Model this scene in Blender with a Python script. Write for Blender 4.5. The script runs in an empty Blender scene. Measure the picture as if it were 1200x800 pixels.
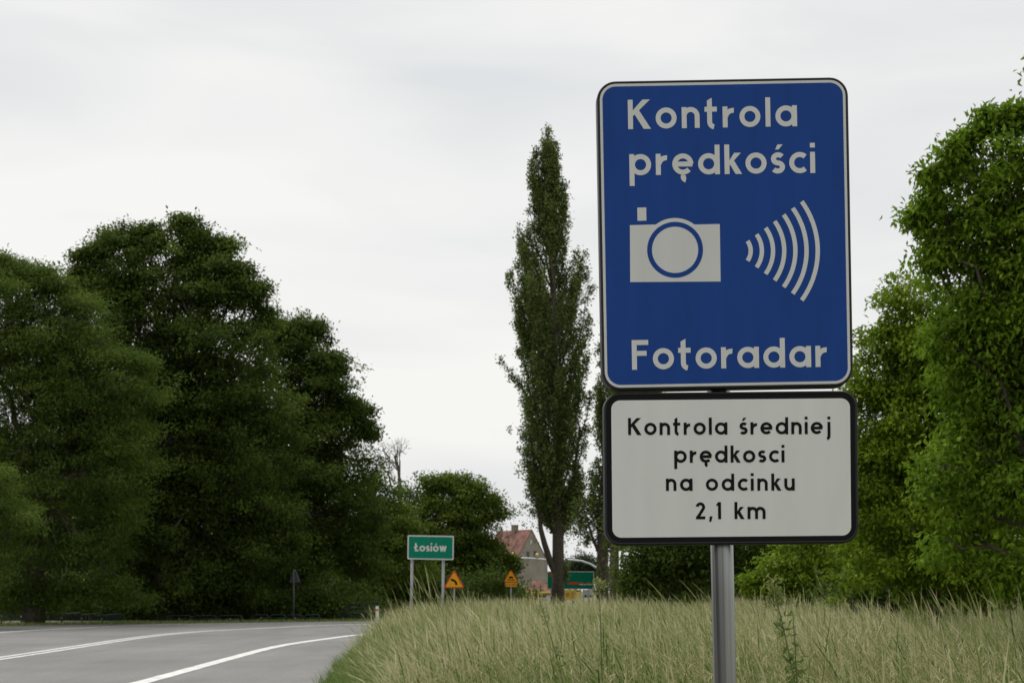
import bpy, math
import numpy as np
from math import sin, cos, pi, radians as R
rng = np.random.default_rng(7)
S = bpy.context.scene
COL = S.collection

# ------------------------------------------------------------------ camera
F = 2000.0; HZ = 692.0; HC = 1.2            # focal length in photo pixels, horizon row, eye height
cam = bpy.data.cameras.new("camera"); camo = bpy.data.objects.new("camera", cam); COL.objects.link(camo)
camo.location = (0, 0, HC); camo.rotation_euler = (R(90), 0, 0)
cam.sensor_width = 36; cam.lens = F / 1200 * 36; cam.shift_y = (HZ - 400) / 1200
cam.clip_start = 0.05; cam.clip_end = 6000
cam.dof.use_dof = True; cam.dof.focus_distance = 4.6; cam.dof.aperture_fstop = 18
S.camera = camo
def P(px, py, d): return ((px - 600) / F * d, d, HC + (HZ - py) / F * d)

# ------------------------------------------------------------------ sky, sun, exposure
SUN_AZ = R(-24); SUN_EL = R(58)             # azimuth from the view axis, to the left
sdir = (sin(SUN_AZ) * cos(SUN_EL), cos(SUN_AZ) * cos(SUN_EL), sin(SUN_EL))
W = bpy.data.worlds.new("World"); S.world = W; W.use_nodes = True
nt = W.node_tree; N = nt.nodes; L = nt.links
bg = N["Background"]; bg.inputs[1].default_value = 0.10
sky = N.new("ShaderNodeTexSky"); sky.sky_type = 'NISHITA'; sky.sun_disc = False
sky.sun_elevation = SUN_EL; sky.sun_rotation = SUN_AZ; sky.dust_density = 3
tc = N.new("ShaderNodeTexCoord")
mp = N.new("ShaderNodeMapping"); mp.inputs['Scale'].default_value = (1.0, 1.0, 3.2)
L.new(tc.outputs['Generated'], mp.inputs[0])
nz = N.new("ShaderNodeTexNoise"); nz.inputs['Scale'].default_value = 3.6; nz.inputs['Detail'].default_value = 4; nz.inputs['Roughness'].default_value = .42
nz.inputs['Distortion'].default_value = .5
L.new(mp.outputs[0], nz.inputs['Vector'])
rp = N.new("ShaderNodeValToRGB"); L.new(nz.outputs[0], rp.inputs[0])
rp.color_ramp.elements[0].position = .34; rp.color_ramp.elements[0].color = (.76, .778, .79, 1)
rp.color_ramp.elements[1].position = .62; rp.color_ramp.elements[1].color = (.945, .94, .915, 1)
dot = N.new("ShaderNodeVectorMath"); dot.operation = 'DOT_PRODUCT'
L.new(tc.outputs['Generated'], dot.inputs[0]); dot.inputs[1].default_value = sdir
mr = N.new("ShaderNodeMapRange"); L.new(dot.outputs['Value'], mr.inputs[0])
mr.inputs[1].default_value = .80; mr.inputs[2].default_value = 1.0; mr.inputs[3].default_value = 10.0; mr.inputs[4].default_value = 34.0
ml = N.new("ShaderNodeVectorMath"); ml.operation = 'SCALE'
L.new(rp.outputs[0], ml.inputs[0]); L.new(mr.outputs[0], ml.inputs['Scale'])
mx = N.new("ShaderNodeMix"); mx.data_type = 'RGBA'; mx.inputs[0].default_value = .95
L.new(sky.outputs[0], mx.inputs[6]); L.new(ml.outputs[0], mx.inputs[7]); L.new(mx.outputs[2], bg.inputs[0])
sun = bpy.data.lights.new("sun", 'SUN'); sun.energy = 1.5; sun.angle = R(35); sun.color = (1, .96, .9)
suno = bpy.data.objects.new("sun", sun); COL.objects.link(suno)
suno.rotation_euler = (R(90) - SUN_EL, 0, -SUN_AZ + pi)   # lamp shines from sdir
from mathutils import Vector
suno.rotation_euler = Vector(sdir).to_track_quat('Z', 'Y').to_euler()
S.view_settings.view_transform = 'Standard'; S.view_settings.look = 'None'
S.view_settings.exposure = 0.0; S.view_settings.gamma = 1

# ------------------------------------------------------------------ materials
def mat(name, col, rough=.6, metal=0, noise=0, nscale=20, bump=0, bscale=60, spec=.5, detail=5):
    m = bpy.data.materials.new(name); m.use_nodes = True
    t = m.node_tree; b = t.nodes["Principled BSDF"]
    b.inputs['Roughness'].default_value = rough; b.inputs['Metallic'].default_value = metal
    b.inputs['Specular IOR Level'].default_value = spec
    b.inputs['Base Color'].default_value = (*col, 1)
    tcn = t.nodes.new("ShaderNodeTexCoord")
    if noise:
        n = t.nodes.new("ShaderNodeTexNoise"); n.inputs['Scale'].default_value = nscale; n.inputs['Detail'].default_value = detail
        t.links.new(tcn.outputs['Object'], n.inputs['Vector'])
        r = t.nodes.new("ShaderNodeValToRGB"); t.links.new(n.outputs[0], r.inputs[0])
        r.color_ramp.elements[0].position = .3; r.color_ramp.elements[1].position = .7
        r.color_ramp.elements[0].color = (*[max(0, c * (1 - noise)) for c in col], 1)
        r.color_ramp.elements[1].color = (*[min(1, c * (1 + noise)) for c in col], 1)
        t.links.new(r.outputs[0], b.inputs['Base Color'])
    if bump:
        n2 = t.nodes.new("ShaderNodeTexNoise"); n2.inputs['Scale'].default_value = bscale; n2.inputs['Detail'].default_value = 6
        t.links.new(tcn.outputs['Object'], n2.inputs['Vector'])
        bp = t.nodes.new("ShaderNodeBump"); bp.inputs['Strength'].default_value = bump; bp.inputs['Distance'].default_value = .02
        t.links.new(n2.outputs[0], bp.inputs['Height']); t.links.new(bp.outputs[0], b.inputs['Normal'])
    return m
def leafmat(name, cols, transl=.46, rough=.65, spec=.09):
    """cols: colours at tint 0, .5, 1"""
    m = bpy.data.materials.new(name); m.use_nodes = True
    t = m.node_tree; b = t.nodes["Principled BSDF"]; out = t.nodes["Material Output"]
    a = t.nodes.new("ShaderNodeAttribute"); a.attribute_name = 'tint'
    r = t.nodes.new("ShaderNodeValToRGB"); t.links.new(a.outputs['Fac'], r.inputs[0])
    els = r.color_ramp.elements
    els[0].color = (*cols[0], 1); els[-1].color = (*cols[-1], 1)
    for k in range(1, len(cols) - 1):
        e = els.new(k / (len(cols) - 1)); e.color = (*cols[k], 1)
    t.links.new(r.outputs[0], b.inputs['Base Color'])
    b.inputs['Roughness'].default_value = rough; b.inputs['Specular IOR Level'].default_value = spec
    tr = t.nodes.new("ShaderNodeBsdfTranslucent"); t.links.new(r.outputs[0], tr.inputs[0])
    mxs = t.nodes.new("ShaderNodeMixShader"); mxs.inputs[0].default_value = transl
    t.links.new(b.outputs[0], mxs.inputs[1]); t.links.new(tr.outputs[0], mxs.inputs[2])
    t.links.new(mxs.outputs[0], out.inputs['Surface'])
    return m
M = {}
M['bark'] = mat('bark', (.085, .07, .052), .9, 0, .45, 9, .8, 25)
M['bark_light'] = mat('bark_light', (.13, .115, .095), .9, 0, .35, 9, .6, 25)
M['maple'] = leafmat('leaf_maple', [(0.0412, 0.0663, 0.0127), (0.0774, 0.1213, 0.0202), (0.1289, 0.1766, 0.0279)])
M['locust'] = leafmat('leaf_locust', [(0.0582, 0.0992, 0.0166), (0.093, 0.149, 0.0261), (0.1646, 0.2173, 0.0357)])
M['lime'] = leafmat('leaf_lime', [(0.057, 0.0943, 0.0141), (0.1007, 0.1557, 0.0216), (0.1751, 0.2357, 0.0324)])
M['poplar'] = leafmat('leaf_poplar', [(0.0864, 0.1153, 0.0346), (0.1382, 0.1866, 0.05), (0.2302, 0.2882, 0.077)], .25)
M['walnut'] = leafmat('leaf_walnut', [(0.0881, 0.1484, 0.0124), (0.1501, 0.2511, 0.0185), (0.259, 0.3828, 0.035)], .38)
M['hedge'] = leafmat('leaf_hedge', [(0.0862, 0.141, 0.0097), (0.1539, 0.24, 0.015), (0.2618, 0.3524, 0.0246)], .35)
M['far'] = leafmat('leaf_far', [(.045, .065, .035), (.065, .09, .045), (.09, .12, .055)])
M['grass'] = leafmat('grass_blade', [(.10, .062, .036), (.036, .088, .012), (.088, .168, .030), (.165, .235, .058), (.33, .335, .14), (.60, .545, .34)], .35, .6, .15)
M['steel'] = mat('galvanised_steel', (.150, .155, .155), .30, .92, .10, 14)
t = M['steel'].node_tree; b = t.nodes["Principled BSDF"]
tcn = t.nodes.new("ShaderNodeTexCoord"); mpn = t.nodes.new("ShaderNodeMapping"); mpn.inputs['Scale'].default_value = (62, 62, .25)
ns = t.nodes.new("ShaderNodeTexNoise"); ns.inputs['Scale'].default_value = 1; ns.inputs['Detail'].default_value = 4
rs1 = t.nodes.new("ShaderNodeValToRGB"); rs1.color_ramp.elements[0].position = .36; rs1.color_ramp.elements[0].color = (.075, .078, .076, 1)  # lengthwise streaks painted into the colour in place of a highlight and dark edges
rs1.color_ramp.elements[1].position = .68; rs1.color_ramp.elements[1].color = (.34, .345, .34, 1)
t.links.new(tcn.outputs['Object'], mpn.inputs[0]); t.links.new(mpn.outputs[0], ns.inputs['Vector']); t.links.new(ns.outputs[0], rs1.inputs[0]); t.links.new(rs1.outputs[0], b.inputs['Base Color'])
M['pole_grey'] = mat('grey_painted_post', (.30, .31, .32), .5, .4, .12, 8)
M['rim'] = mat('dark_rim_paint', (.014, .015, .016), .42, spec=.25)
M['black'] = mat('black_film', (.007, .007, .008), .5, spec=.1)
def film(name, c, var):                                  # retroreflective sheeting: fine prismatic grid plus faint dust
    m = mat(name, c, .45, 0, var, 6, spec=.10)
    t = m.node_tree; b = t.nodes["Principled BSDF"]
    for l in list(t.links):                                         # dust runs down the sheeting
        if l.to_node.type == 'TEX_NOISE':
            mpd = t.nodes.new("ShaderNodeMapping"); mpd.inputs['Scale'].default_value = (2.6, 1, .5); t.links.new(l.from_socket, mpd.inputs[0]); t.links.new(mpd.outputs[0], l.to_socket); break
    tcn = t.nodes.new("ShaderNodeTexCoord"); v = t.nodes.new("ShaderNodeTexVoronoi"); v.inputs['Scale'].default_value = 260
    t.links.new(tcn.outputs['Object'], v.inputs['Vector'])
    bp = t.nodes.new("ShaderNodeBump"); bp.inputs['Strength'].default_value = .06; bp.inputs['Distance'].default_value = .001
    t.links.new(v.outputs['Distance'], bp.inputs['Height']); t.links.new(bp.outputs[0], b.inputs['Normal'])
    return m
M['blue'] = film('blue_sheeting', (.013, .057, .255), .08)
M['white'] = film('white_sheeting', (.69, .695, .67), .035)
M['white_letter'] = film('white_letter_sheeting', (.62, .625, .61), .03)
M['green'] = film('green_sheeting', (.004, .20, .12), .06)
M['dgreen'] = film('dark_green_sheeting', (.002, .14, .085), .06)
M['amber'] = film('amber_sheeting', (.70, .32, .012), .06)
M['red'] = film('red_sheeting', (.55, .05, .025), .05)
M['alu'] = mat('bare_aluminium_back', (.20, .20, .21), .5, .6, .15, 10)
M['dull_back'] = mat('weathered_grey_back', (.075, .075, .08), .7, .2, .15, 10)
M['line'] = mat('road_paint', (.60, .60, .57), .75, 0, .16, 3.0, .2, 80)
t = M['line'].node_tree; b = t.nodes["Principled BSDF"]; src = b.inputs['Base Color'].links[0].from_socket
nw_ = t.nodes.new("ShaderNodeTexNoise"); nw_.inputs['Scale'].default_value = 9; nw_.inputs['Detail'].default_value = 9; nw_.inputs['Roughness'].default_value = .75
rw = t.nodes.new("ShaderNodeValToRGB"); rw.color_ramp.elements[0].position = .36; rw.color_ramp.elements[1].position = .46
mw_ = t.nodes.new("ShaderNodeMix"); mw_.data_type = 'RGBA'; mw_.inputs[6].default_value = (.2, .195, .185, 1)
tcw = t.nodes.new("ShaderNodeTexCoord"); t.links.new(tcw.outputs['Object'], nw_.inputs['Vector']); t.links.new(nw_.outputs[0], rw.inputs[0]); t.links.new(rw.outputs[0], mw_.inputs[0]); t.links.new(src, mw_.inputs[7]); t.links.new(mw_.outputs[2], b.inputs['Base Color'])
M['concrete'] = mat('old_render', (.27, .24, .20), .9, 0, .22, .55, .2, 12)
M['tile'] = mat('red_roof_tile', (.17, .072, .052), .85, 0, .6, .9, .3, 9)
M['brick'] = mat('chimney_brick', (.20, .16, .13), .9, 0, .25, 3)
M['glass'] = mat('dark_window_glass', (.02, .022, .025), .12)
M['curtain'] = mat('pale_shutter', (.62, .62, .60), .6)
M['yellow'] = mat('yellow_paint', (.72, .50, .12), .6, 0, .1, 4)
M['cream'] = mat('cream_paint', (.60, .53, .33), .7, 0, .1, 3)
M['offwhite'] = mat('off_white_panel', (.62, .62, .62), .5, 0, .06, 3)
M['awning'] = mat('green_awning', (.03, .25, .06), .7)
M['fence'] = mat('dark_green_fence_paint', (.014, .030, .026), .5, .1, .2, 5)
M['cap'] = mat('pale_fence_clip', (.34, .36, .36), .4, .3)
M['plastic_white'] = mat('white_plastic', (.74, .74, .72), .5)
M['lamp'] = mat('amber_lens', (.75, .55, .18), .3)

# ------------------------------------------------------------------ mesh helpers
def np_mesh(name, verts, quads=None, tris=None, tint=None):
    me = bpy.data.meshes.new(name)
    nq = 0 if quads is None else len(quads); ntr = 0 if tris is None else len(tris)
    me.vertices.add(len(verts)); me.vertices.foreach_set('co', np.ascontiguousarray(verts, np.float32).ravel())
    loops = []
    if nq: loops.append(np.asarray(quads, np.int32).ravel())
    if ntr: loops.append(np.asarray(tris, np.int32).ravel())
    loops = np.concatenate(loops)
    me.loops.add(len(loops)); me.loops.foreach_set('vertex_index', loops)
    me.polygons.add(nq + ntr)
    tot = np.concatenate([np.full(nq, 4, np.int32), np.full(ntr, 3, np.int32)])
    st = np.concatenate([[0], np.cumsum(tot)[:-1]]).astype(np.int32)
    me.polygons.foreach_set('loop_start', st); me.polygons.foreach_set('loop_total', tot)
    if tint is not None:
        at = me.attributes.new('tint', 'FLOAT', 'FACE'); at.data.foreach_set('value', np.ascontiguousarray(tint, np.float32))
    me.update(calc_edges=True); me.validate()
    return me
class MB:
    """collects faces of one mesh"""
    def __init__(s): s.v = []; s.f = []; s.mi = []
    def add(s, vs, fs):
        o = len(s.v); s.v += [tuple(v) for v in vs]; s.f += [tuple(i + o for i in f) for f in fs]
    def box(s, x0, x1, y0, y1, z0, z1):
        s.add([(x0,y0,z0),(x1,y0,z0),(x1,y1,z0),(x0,y1,z0),(x0,y0,z1),(x1,y0,z1),(x1,y1,z1),(x0,y1,z1)],
              [(0,3,2,1),(4,5,6,7),(0,1,5,4),(1,2,6,5),(2,3,7,6),(3,0,4,7)])
    def tube(s, pts, rad, k=10, cap=True):
        pts = [Vector(p) for p in pts]; n = len(pts)
        if not hasattr(rad, '__len__'): rad = [rad] * n
        vs = []; ref = Vector((.3, 1, .2)).normalized()
        for i, p in enumerate(pts):
            t = (pts[min(i+1, n-1)] - pts[max(i-1, 0)]).normalized()
            a = t.cross(ref)
            if a.length < 1e-3: a = t.cross(Vector((1, 0, 0)))
            a.normalize(); b = t.cross(a)
            for j in range(k):
                q = 2*pi*j/k; vs.append(p + (a*cos(q) + b*sin(q)) * rad[i])
        fs = [(i*k+j, i*k+(j+1) % k, (i+1)*k+(j+1) % k, (i+1)*k+j) for i in range(n-1) for j in range(k)]
        if cap: fs += [tuple(range(k))[::-1], tuple(range((n-1)*k, n*k))]
        s.add(vs, fs)
    def prism(s, outline, y0, y1):
        """outline in x,z (counter-clockwise seen from -y); front face at y0 (towards the viewer)"""
        n = len(outline)
        s.add([(x, y0, z) for x, z in outline] + [(x, y1, z) for x, z in outline],
              [tuple(range(n)), tuple(range(2*n-1, n-1, -1))] + [(i, i+n, (i+1) % n + n, (i+1) % n) for i in range(n)])
    def sheet(s, outline, y): s.add([(x, y, z) for x, z in outline], [tuple(range(len(outline)))])
    def build(s, name, m, parent=None, smooth=False, bevel=0):
        me = bpy.data.meshes.new(name); me.from_pydata(s.v, [], s.f); me.validate(); me.update()
        me.materials.append(m)
        if smooth:
            me.polygons.foreach_set('use_smooth', np.ones(len(me.polygons), bool))
        o = bpy.data.objects.new(name, me); COL.objects.link(o)
        if parent: o.parent = parent
        if bevel:
            b = o.modifiers.new('bevel', 'BEVEL'); b.width = bevel; b.segments = 3; b.limit_method = 'ANGLE'
        return o
def tag(o, label=None, cat=None, group=None, kind=None):
    for k, v in (('label', label), ('category', cat), ('group', group), ('kind', kind)):
        if v: o[k] = v
    return o
def empty(name, loc, label, cat, group=None, rot=(0, 0, 0)):
    o = bpy.data.objects.new(name, None); COL.objects.link(o); o.location = loc; o.rotation_euler = rot
    o.empty_display_size = .3
    return tag(o, label, cat, group)
def link(name, me, m, parent=None, smooth=False):
    me.materials.append(m); o = bpy.data.objects.new(name, me); COL.objects.link(o)
    if smooth: me.polygons.foreach_set('use_smooth', np.ones(len(me.polygons), bool))
    if parent: o.parent = parent
    return o

# ------------------------------------------------------------------ ground
def sm(a, b, t):
    t = np.clip((t - a) / (b - a), 0, 1); return t * t * (3 - 2 * t)
EDGE_Y = [-12, 0, 6, 10, 16, 22.2, 30, 37, 43, 46.5, 49.5, 52, 54.5, 57, 61]
EDGE_X = [-.5, -.5, -.55, -.85, -1.65, -2.45, -2.85, -3.2, -3.55, -3.55, -3.0, -1.6, 1.2, 7, 20]
def field_edge(d): return np.interp(d, EDGE_Y, EDGE_X)                  # right asphalt edge
def field_far(x): return np.interp(x, EDGE_X[9:], EDGE_Y[9:])
def ground_z(x, y):
    x = np.asarray(x, float); y = np.asarray(y, float)
    inside = np.minimum(x - field_edge(y), (field_far(np.clip(x, -3.5, 20)) - y) * .8)
    z = .02 * sm(.3, 3.5, inside) * sm(5, 20, y) * (1 - .5 * sm(4, 14, x))
    z = z + .03 * np.sin(x * 1.1 + 1) * np.sin(y * .53) * sm(.6, 3, inside)
    return z - 1.2 * sm(105, 185, y)
gx = np.unique(np.concatenate([np.arange(-30, 30.01, .5), [-2500, -900, -300, -120, -60, 60, 120, 300, 900, 2500]]))
gy = np.unique(np.concatenate([np.arange(-12, 70, .6), np.arange(70, 230, 8), [-2500, -300, -60, 300, 600, 1200, 2500, 4000]]))
GX, GY = np.meshgrid(gx, gy, indexing='ij')
gv = np.stack([GX, GY, ground_z(GX, GY) - .012], -1).reshape(-1, 3)
i, j = np.meshgrid(np.arange(len(gx) - 1), np.arange(len(gy) - 1), indexing='ij'); k = (i * len(gy) + j).ravel()
gq = np.stack([k, k + len(gy), k + len(gy) + 1, k + 1], -1)
gm = mat('meadow_soil', (.10, .10, .042), .95, 0, .5, 1.7, .6, 30, detail=9)
tag(link('ground', np_mesh('ground', gv, gq), gm, smooth=True), kind='structure')

# ------------------------------------------------------------------ road
def smooth_line(pts, n=160):
    """resample a (x, y) polyline with Catmull-Rom"""
    p = np.array(pts, float); p = np.vstack([2*p[0]-p[1], p, 2*p[-1]-p[-2]])
    out = []
    m = len(pts) - 1; per = max(2, n // m)
    for a in range(m):
        p0, p1, p2, p3 = p[a:a+4]
        for t in np.linspace(0, 1, per, endpoint=False):
            out.append(.5*((2*p1)+(-p0+p2)*t+(2*p0-5*p1+4*p2-p3)*t*t+(-p0+3*p1-3*p2+p3)*t**3))
    out.append(p[-2]); return np.array(out)
left_edge = smooth_line([(-17.6, -12), (-17.5, 20), (-17.6, 45), (-17.2, 57.8), (-13.8, 61.8), (-9.7, 65), (-5.4, 67.6), (0, 70), (8, 73), (20, 77), (40, 82)], 160)
right_edge = smooth_line([(-.5, -12), (-.55, 5), (-.85, 10), (-1.65, 16), (-2.45, 22.2), (-2.95, 32), (-3.45, 41), (-3.55, 46.5), (-3.0, 49.5), (-1.6, 52), (1.2, 54.5), (7, 57), (20, 61)], 160)
def resamp(p, n):
    s = np.concatenate([[0], np.cumsum(np.linalg.norm(np.diff(p, axis=0), axis=1))]); t = np.linspace(0, s[-1], n)
    return np.stack([np.interp(t, s, p[:, 0]), np.interp(t, s, p[:, 1])], -1)
le, re = resamp(left_edge, 120), resamp(right_edge, 120)
nc = 10
rv = np.concatenate([np.column_stack([le*(1-c/nc) + re*(c/nc), np.full(120, .006)]) for c in range(nc+1)])
rq = np.array([(c*120+a, (c+1)*120+a, (c+1)*120+a+1, c*120+a+1) for c in range(nc) for a in range(119)])
def asphalt():
    m = bpy.data.materials.new('worn_asphalt'); m.use_nodes = True; t = m.node_tree; b = t.nodes["Principled BSDF"]; n = t.nodes
    tcn = n.new("ShaderNodeTexCoord")
    def noise(sc, det, rough=.6, stretch=None):
        x = n.new("ShaderNodeTexNoise"); x.inputs['Scale'].default_value = sc; x.inputs['Detail'].default_value = det; x.inputs['Roughness'].default_value = rough
        if stretch:
            mpn = n.new("ShaderNodeMapping"); mpn.inputs['Scale'].default_value = stretch
            t.links.new(tcn.outputs['Object'], mpn.inputs[0]); t.links.new(mpn.outputs[0], x.inputs['Vector'])
        else: t.links.new(tcn.outputs['Object'], x.inputs['Vector'])
        return x
    n1 = noise(.9, 8, .6, (1.0, .13, 1)); n2 = noise(55, 3, .7); n3 = noise(.16, 4)
    r1 = n.new("ShaderNodeValToRGB"); t.links.new(n1.outputs[0], r1.inputs[0])
    r1.color_ramp.elements[0].position = .3; r1.color_ramp.elements[0].color = (.140, .136, .129, 1)
    r1.color_ramp.elements[1].position = .7; r1.color_ramp.elements[1].color = (.192, .188, .179, 1)
    r2 = n.new("ShaderNodeValToRGB"); t.links.new(n2.outputs[0], r2.inputs[0])
    r2.color_ramp.elements[0].position = .3; r2.color_ramp.elements[0].color = (.6, .6, .6, 1)
    r2.color_ramp.elements[1].position = .72; r2.color_ramp.elements[1].color = (1.35, 1.35, 1.35, 1)
    r3 = n.new("ShaderNodeValToRGB"); t.links.new(n3.outputs[0], r3.inputs[0])
    r3.color_ramp.elements[0].position = .35; r3.color_ramp.elements[0].color = (.86, .86, .86, 1)
    r3.color_ramp.elements[1].position = .65; r3.color_ramp.elements[1].color = (1.1, 1.1, 1.1, 1)
    prev = r1.outputs[0]
    for r_ in (r2, r3):
        q = n.new("ShaderNodeMix"); q.data_type = 'RGBA'; q.blend_type = 'MULTIPLY'; q.inputs[0].default_value = 1
        t.links.new(prev, q.inputs[6]); t.links.new(r_.outputs[0], q.inputs[7]); prev = q.outputs[2]
    # a few tar-sealed cracks
    v = n.new("ShaderNodeTexVoronoi"); v.feature = 'DISTANCE_TO_EDGE'; v.inputs['Scale'].default_value = .12
    nw = noise(.8, 4); mw = n.new("ShaderNodeMix"); mw.data_type = 'RGBA'; mw.inputs[0].default_value = .25
    t.links.new(tcn.outputs['Object'], mw.inputs[6]); t.links.new(nw.outputs['Color'], mw.inputs[7]); t.links.new(mw.outputs[2], v.inputs['Vector'])
    rc = n.new("ShaderNodeValToRGB"); t.links.new(v.outputs['Distance'], rc.inputs[0])
    rc.color_ramp.elements[0].position = .001; rc.color_ramp.elements[0].color = (.72, .72, .72, 1)
    rc.color_ramp.elements[1].position = .004; rc.color_ramp.elements[1].color = (1, 1, 1, 1)
    q = n.new("ShaderNodeMix"); q.data_type = 'RGBA'; q.blend_type = 'MULTIPLY'; q.inputs[0].default_value = 1
    t.links.new(prev, q.inputs[6]); t.links.new(rc.outputs[0], q.inputs[7])
    t.links.new(q.outputs[2], b.inputs['Base Color']); b.inputs['Roughness'].default_value = .8; b.inputs['Specular IOR Level'].default_value = .3
    bp = n.new("ShaderNodeBump"); bp.inputs['Strength'].default_value = .35; bp.inputs['Distance'].default_value = .006
    t.links.new(n2.outputs[0], bp.inputs['Height']); t.links.new(bp.outputs[0], b.inputs['Normal'])
    return m
tag(link('road', np_mesh('road', rv, rq), asphalt(), smooth=True), kind='structure')
def ribbon(name, pts, w, off=0.0, z=.011):
    p = resamp(smooth_line(pts, 200), 160); t = np.gradient(p, axis=0); t /= np.linalg.norm(t, axis=1)[:, None]
    nrm = np.stack([t[:, 1], -t[:, 0]], -1); p = p + nrm * off
    wj = w * (1 + .05 * np.sin(np.arange(160) * 1.7))[:, None]
    v = np.concatenate([np.column_stack([p - nrm*wj/2, np.full(160, z)]), np.column_stack([p + nrm*wj/2, np.full(160, z)])])
    q = np.array([(a, 160+a, 161+a, a+1) for a in range(159)])
    return v, q
def marking(name, parts):
    vs, qs, o = [], [], 0
    for v, q in parts: vs.append(v); qs.append(q + o); o += len(v)
    tag(link(name, np_mesh(name, np.concatenate(vs), np.concatenate(qs)), M['line']), kind='structure')
marking('verge_edge_line', [ribbon('', [(-4.55, -12), (-4.65, 8), (-4.83, 22.2), (-4.98, 30), (-5.04, 36.9), (-4.62, 42.5), (-3.95, 47.6), (-2.6, 51), (.6, 54.8), (7, 58.5), (20, 63)], .24)])
cl = [(-8.4, -12), (-8.7, 12), (-9.06, 30.2), (-9.5, 46.6), (-8.0, 54.5), (-5.5, 61), (-2, 64), (5, 67), (20, 71.5)]
marking('centre_line', [ribbon('', cl, .13, -.13), ribbon('', cl, .13, .13)])
marking('far_edge_line', [ribbon('', [(-14.8, -12), (-15.0, 20), (-15.2, 38), (-14.7, 49), (-13.1, 58.5), (-9.6, 63), (-5.6, 66), (0, 68.3), (8, 71.3), (20, 75)], .2)])

# ------------------------------------------------------------------ foliage
def unit(v): return v / np.maximum(np.linalg.norm(v, axis=-1, keepdims=True), 1e-9)
def leaves(centres, outward, n_each, sig, size, aspect=.5, droop=.35, tint0=None, upbias=1.1, rs=None):
    """clouds of folded leaf blades around the clump centres; returns verts, tris, tint"""
    rs = rs or rng
    n = len(centres); c = np.repeat(centres, n_each, 0); o = np.repeat(outward, n_each, 0); m = len(c)
    pos = c + rs.normal(size=(m, 3)) * np.asarray(sig)
    a = unit(o * .7 + rs.normal(size=(m, 3)) * .75 + np.array([0, 0, -droop]))
    nn = unit(rs.normal(size=(m, 3)) * .5 + o * .35 + np.array([0, 0, upbias]))
    nn = unit(nn - a * (nn * a).sum(-1, keepdims=True)); b = np.cross(nn, a)
    s = size * rs.uniform(.6, 1.25, (m, 1))
    base = pos; tip = pos + a * s - nn * s * .12
    l = pos + a * s * .45 + b * s * aspect * .5 + nn * s * .1
    r = pos + a * s * .45 - b * s * aspect * .5 + nn * s * .1
    v = np.stack([base, l, tip, r], 1).reshape(-1, 3)
    k = np.arange(m)[:, None] * 4
    tr = np.concatenate([k + [0, 2, 1], k + [0, 3, 2]], 0)
    tc0 = np.repeat(tint0 if tint0 is not None else rs.uniform(.1, .75, n), n_each)
    tl = np.clip(tc0 + rs.normal(size=m) * .13, 0, 1)
    return v, tr, np.concatenate([tl, tl])
def lobe_clumps(lobes, dens, inner=.45, rough=.28, rs=None, bough=.48):
    """clump centres: every lobe is a dark loose core carrying a dozen or more smaller boughs, so that the outline is uneven with gaps"""
    rs = rs or rng
    C, O, T = [], [], []
    for (x, y, z, rx, ry, rz) in lobes:
        r3 = np.array([rx, ry, rz]); c0 = np.array([x, y, z])
        area = 4*pi*((rx*ry)**1.6/3 + (rx*rz)**1.6/3 + (ry*rz)**1.6/3)**(1/1.6)
        n = max(8, int(area * dens)); nc = int(n*.24)
        d = unit(rs.normal(size=(nc, 3))); f = rs.uniform(.1, .8, nc)**.6
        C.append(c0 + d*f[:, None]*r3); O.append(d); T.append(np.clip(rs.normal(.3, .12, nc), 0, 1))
        ns = int(np.clip(area * bough, 9, 60)); base_r = np.clip(1.08*math.sqrt(area/ns/pi)/rx, .16, .42)
        for q in range(ns):
            dd = unit(rs.normal(size=3) + [0, 0, .12]); sr = base_r * rs.uniform(.65, 1.3)
            sc = c0 + dd * r3 * rs.uniform(.58, .86 + rough*.34)
            m = max(4, int(n*.76/ns * (sr/base_r)**2)); e = unit(rs.normal(size=(m, 3)) + dd*.45 + [0, 0, .45])
            ff = rs.uniform(.45, 1, m)**.5
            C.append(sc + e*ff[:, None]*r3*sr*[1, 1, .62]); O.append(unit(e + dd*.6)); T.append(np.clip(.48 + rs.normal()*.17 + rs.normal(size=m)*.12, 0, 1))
            if rs.random() < .45:                                   # loose tufts standing out of the bough
                m2 = max(2, m//5); u = unit(dd + rs.normal(size=3)*.4 + [0, 0, .25]); tp_ = sc + u*r3*sr*rs.uniform(1.0, 1.7)
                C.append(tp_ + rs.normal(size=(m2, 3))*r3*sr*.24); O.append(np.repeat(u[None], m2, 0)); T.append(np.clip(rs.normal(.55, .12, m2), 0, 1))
    C, O, T = map(np.concatenate, (C, O, T))
    keep = C[:, 2] > .15
    return C[keep], O[keep], T[keep]
def curve3(a, b, sag, n=6, jit=.05, rs=None):
    rs = rs or rng
    a, b = np.array(a, float), np.array(b, float); t = np.linspace(0, 1, n)[:, None]
    p = a*(1-t) + b*t; p[:, 2] += (sag * np.sin(t[:, 0]*pi)); d = np.linalg.norm(b - a)
    p[1:-1] += rs.normal(size=(n-2, 3)) * jit * d
    return p
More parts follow.
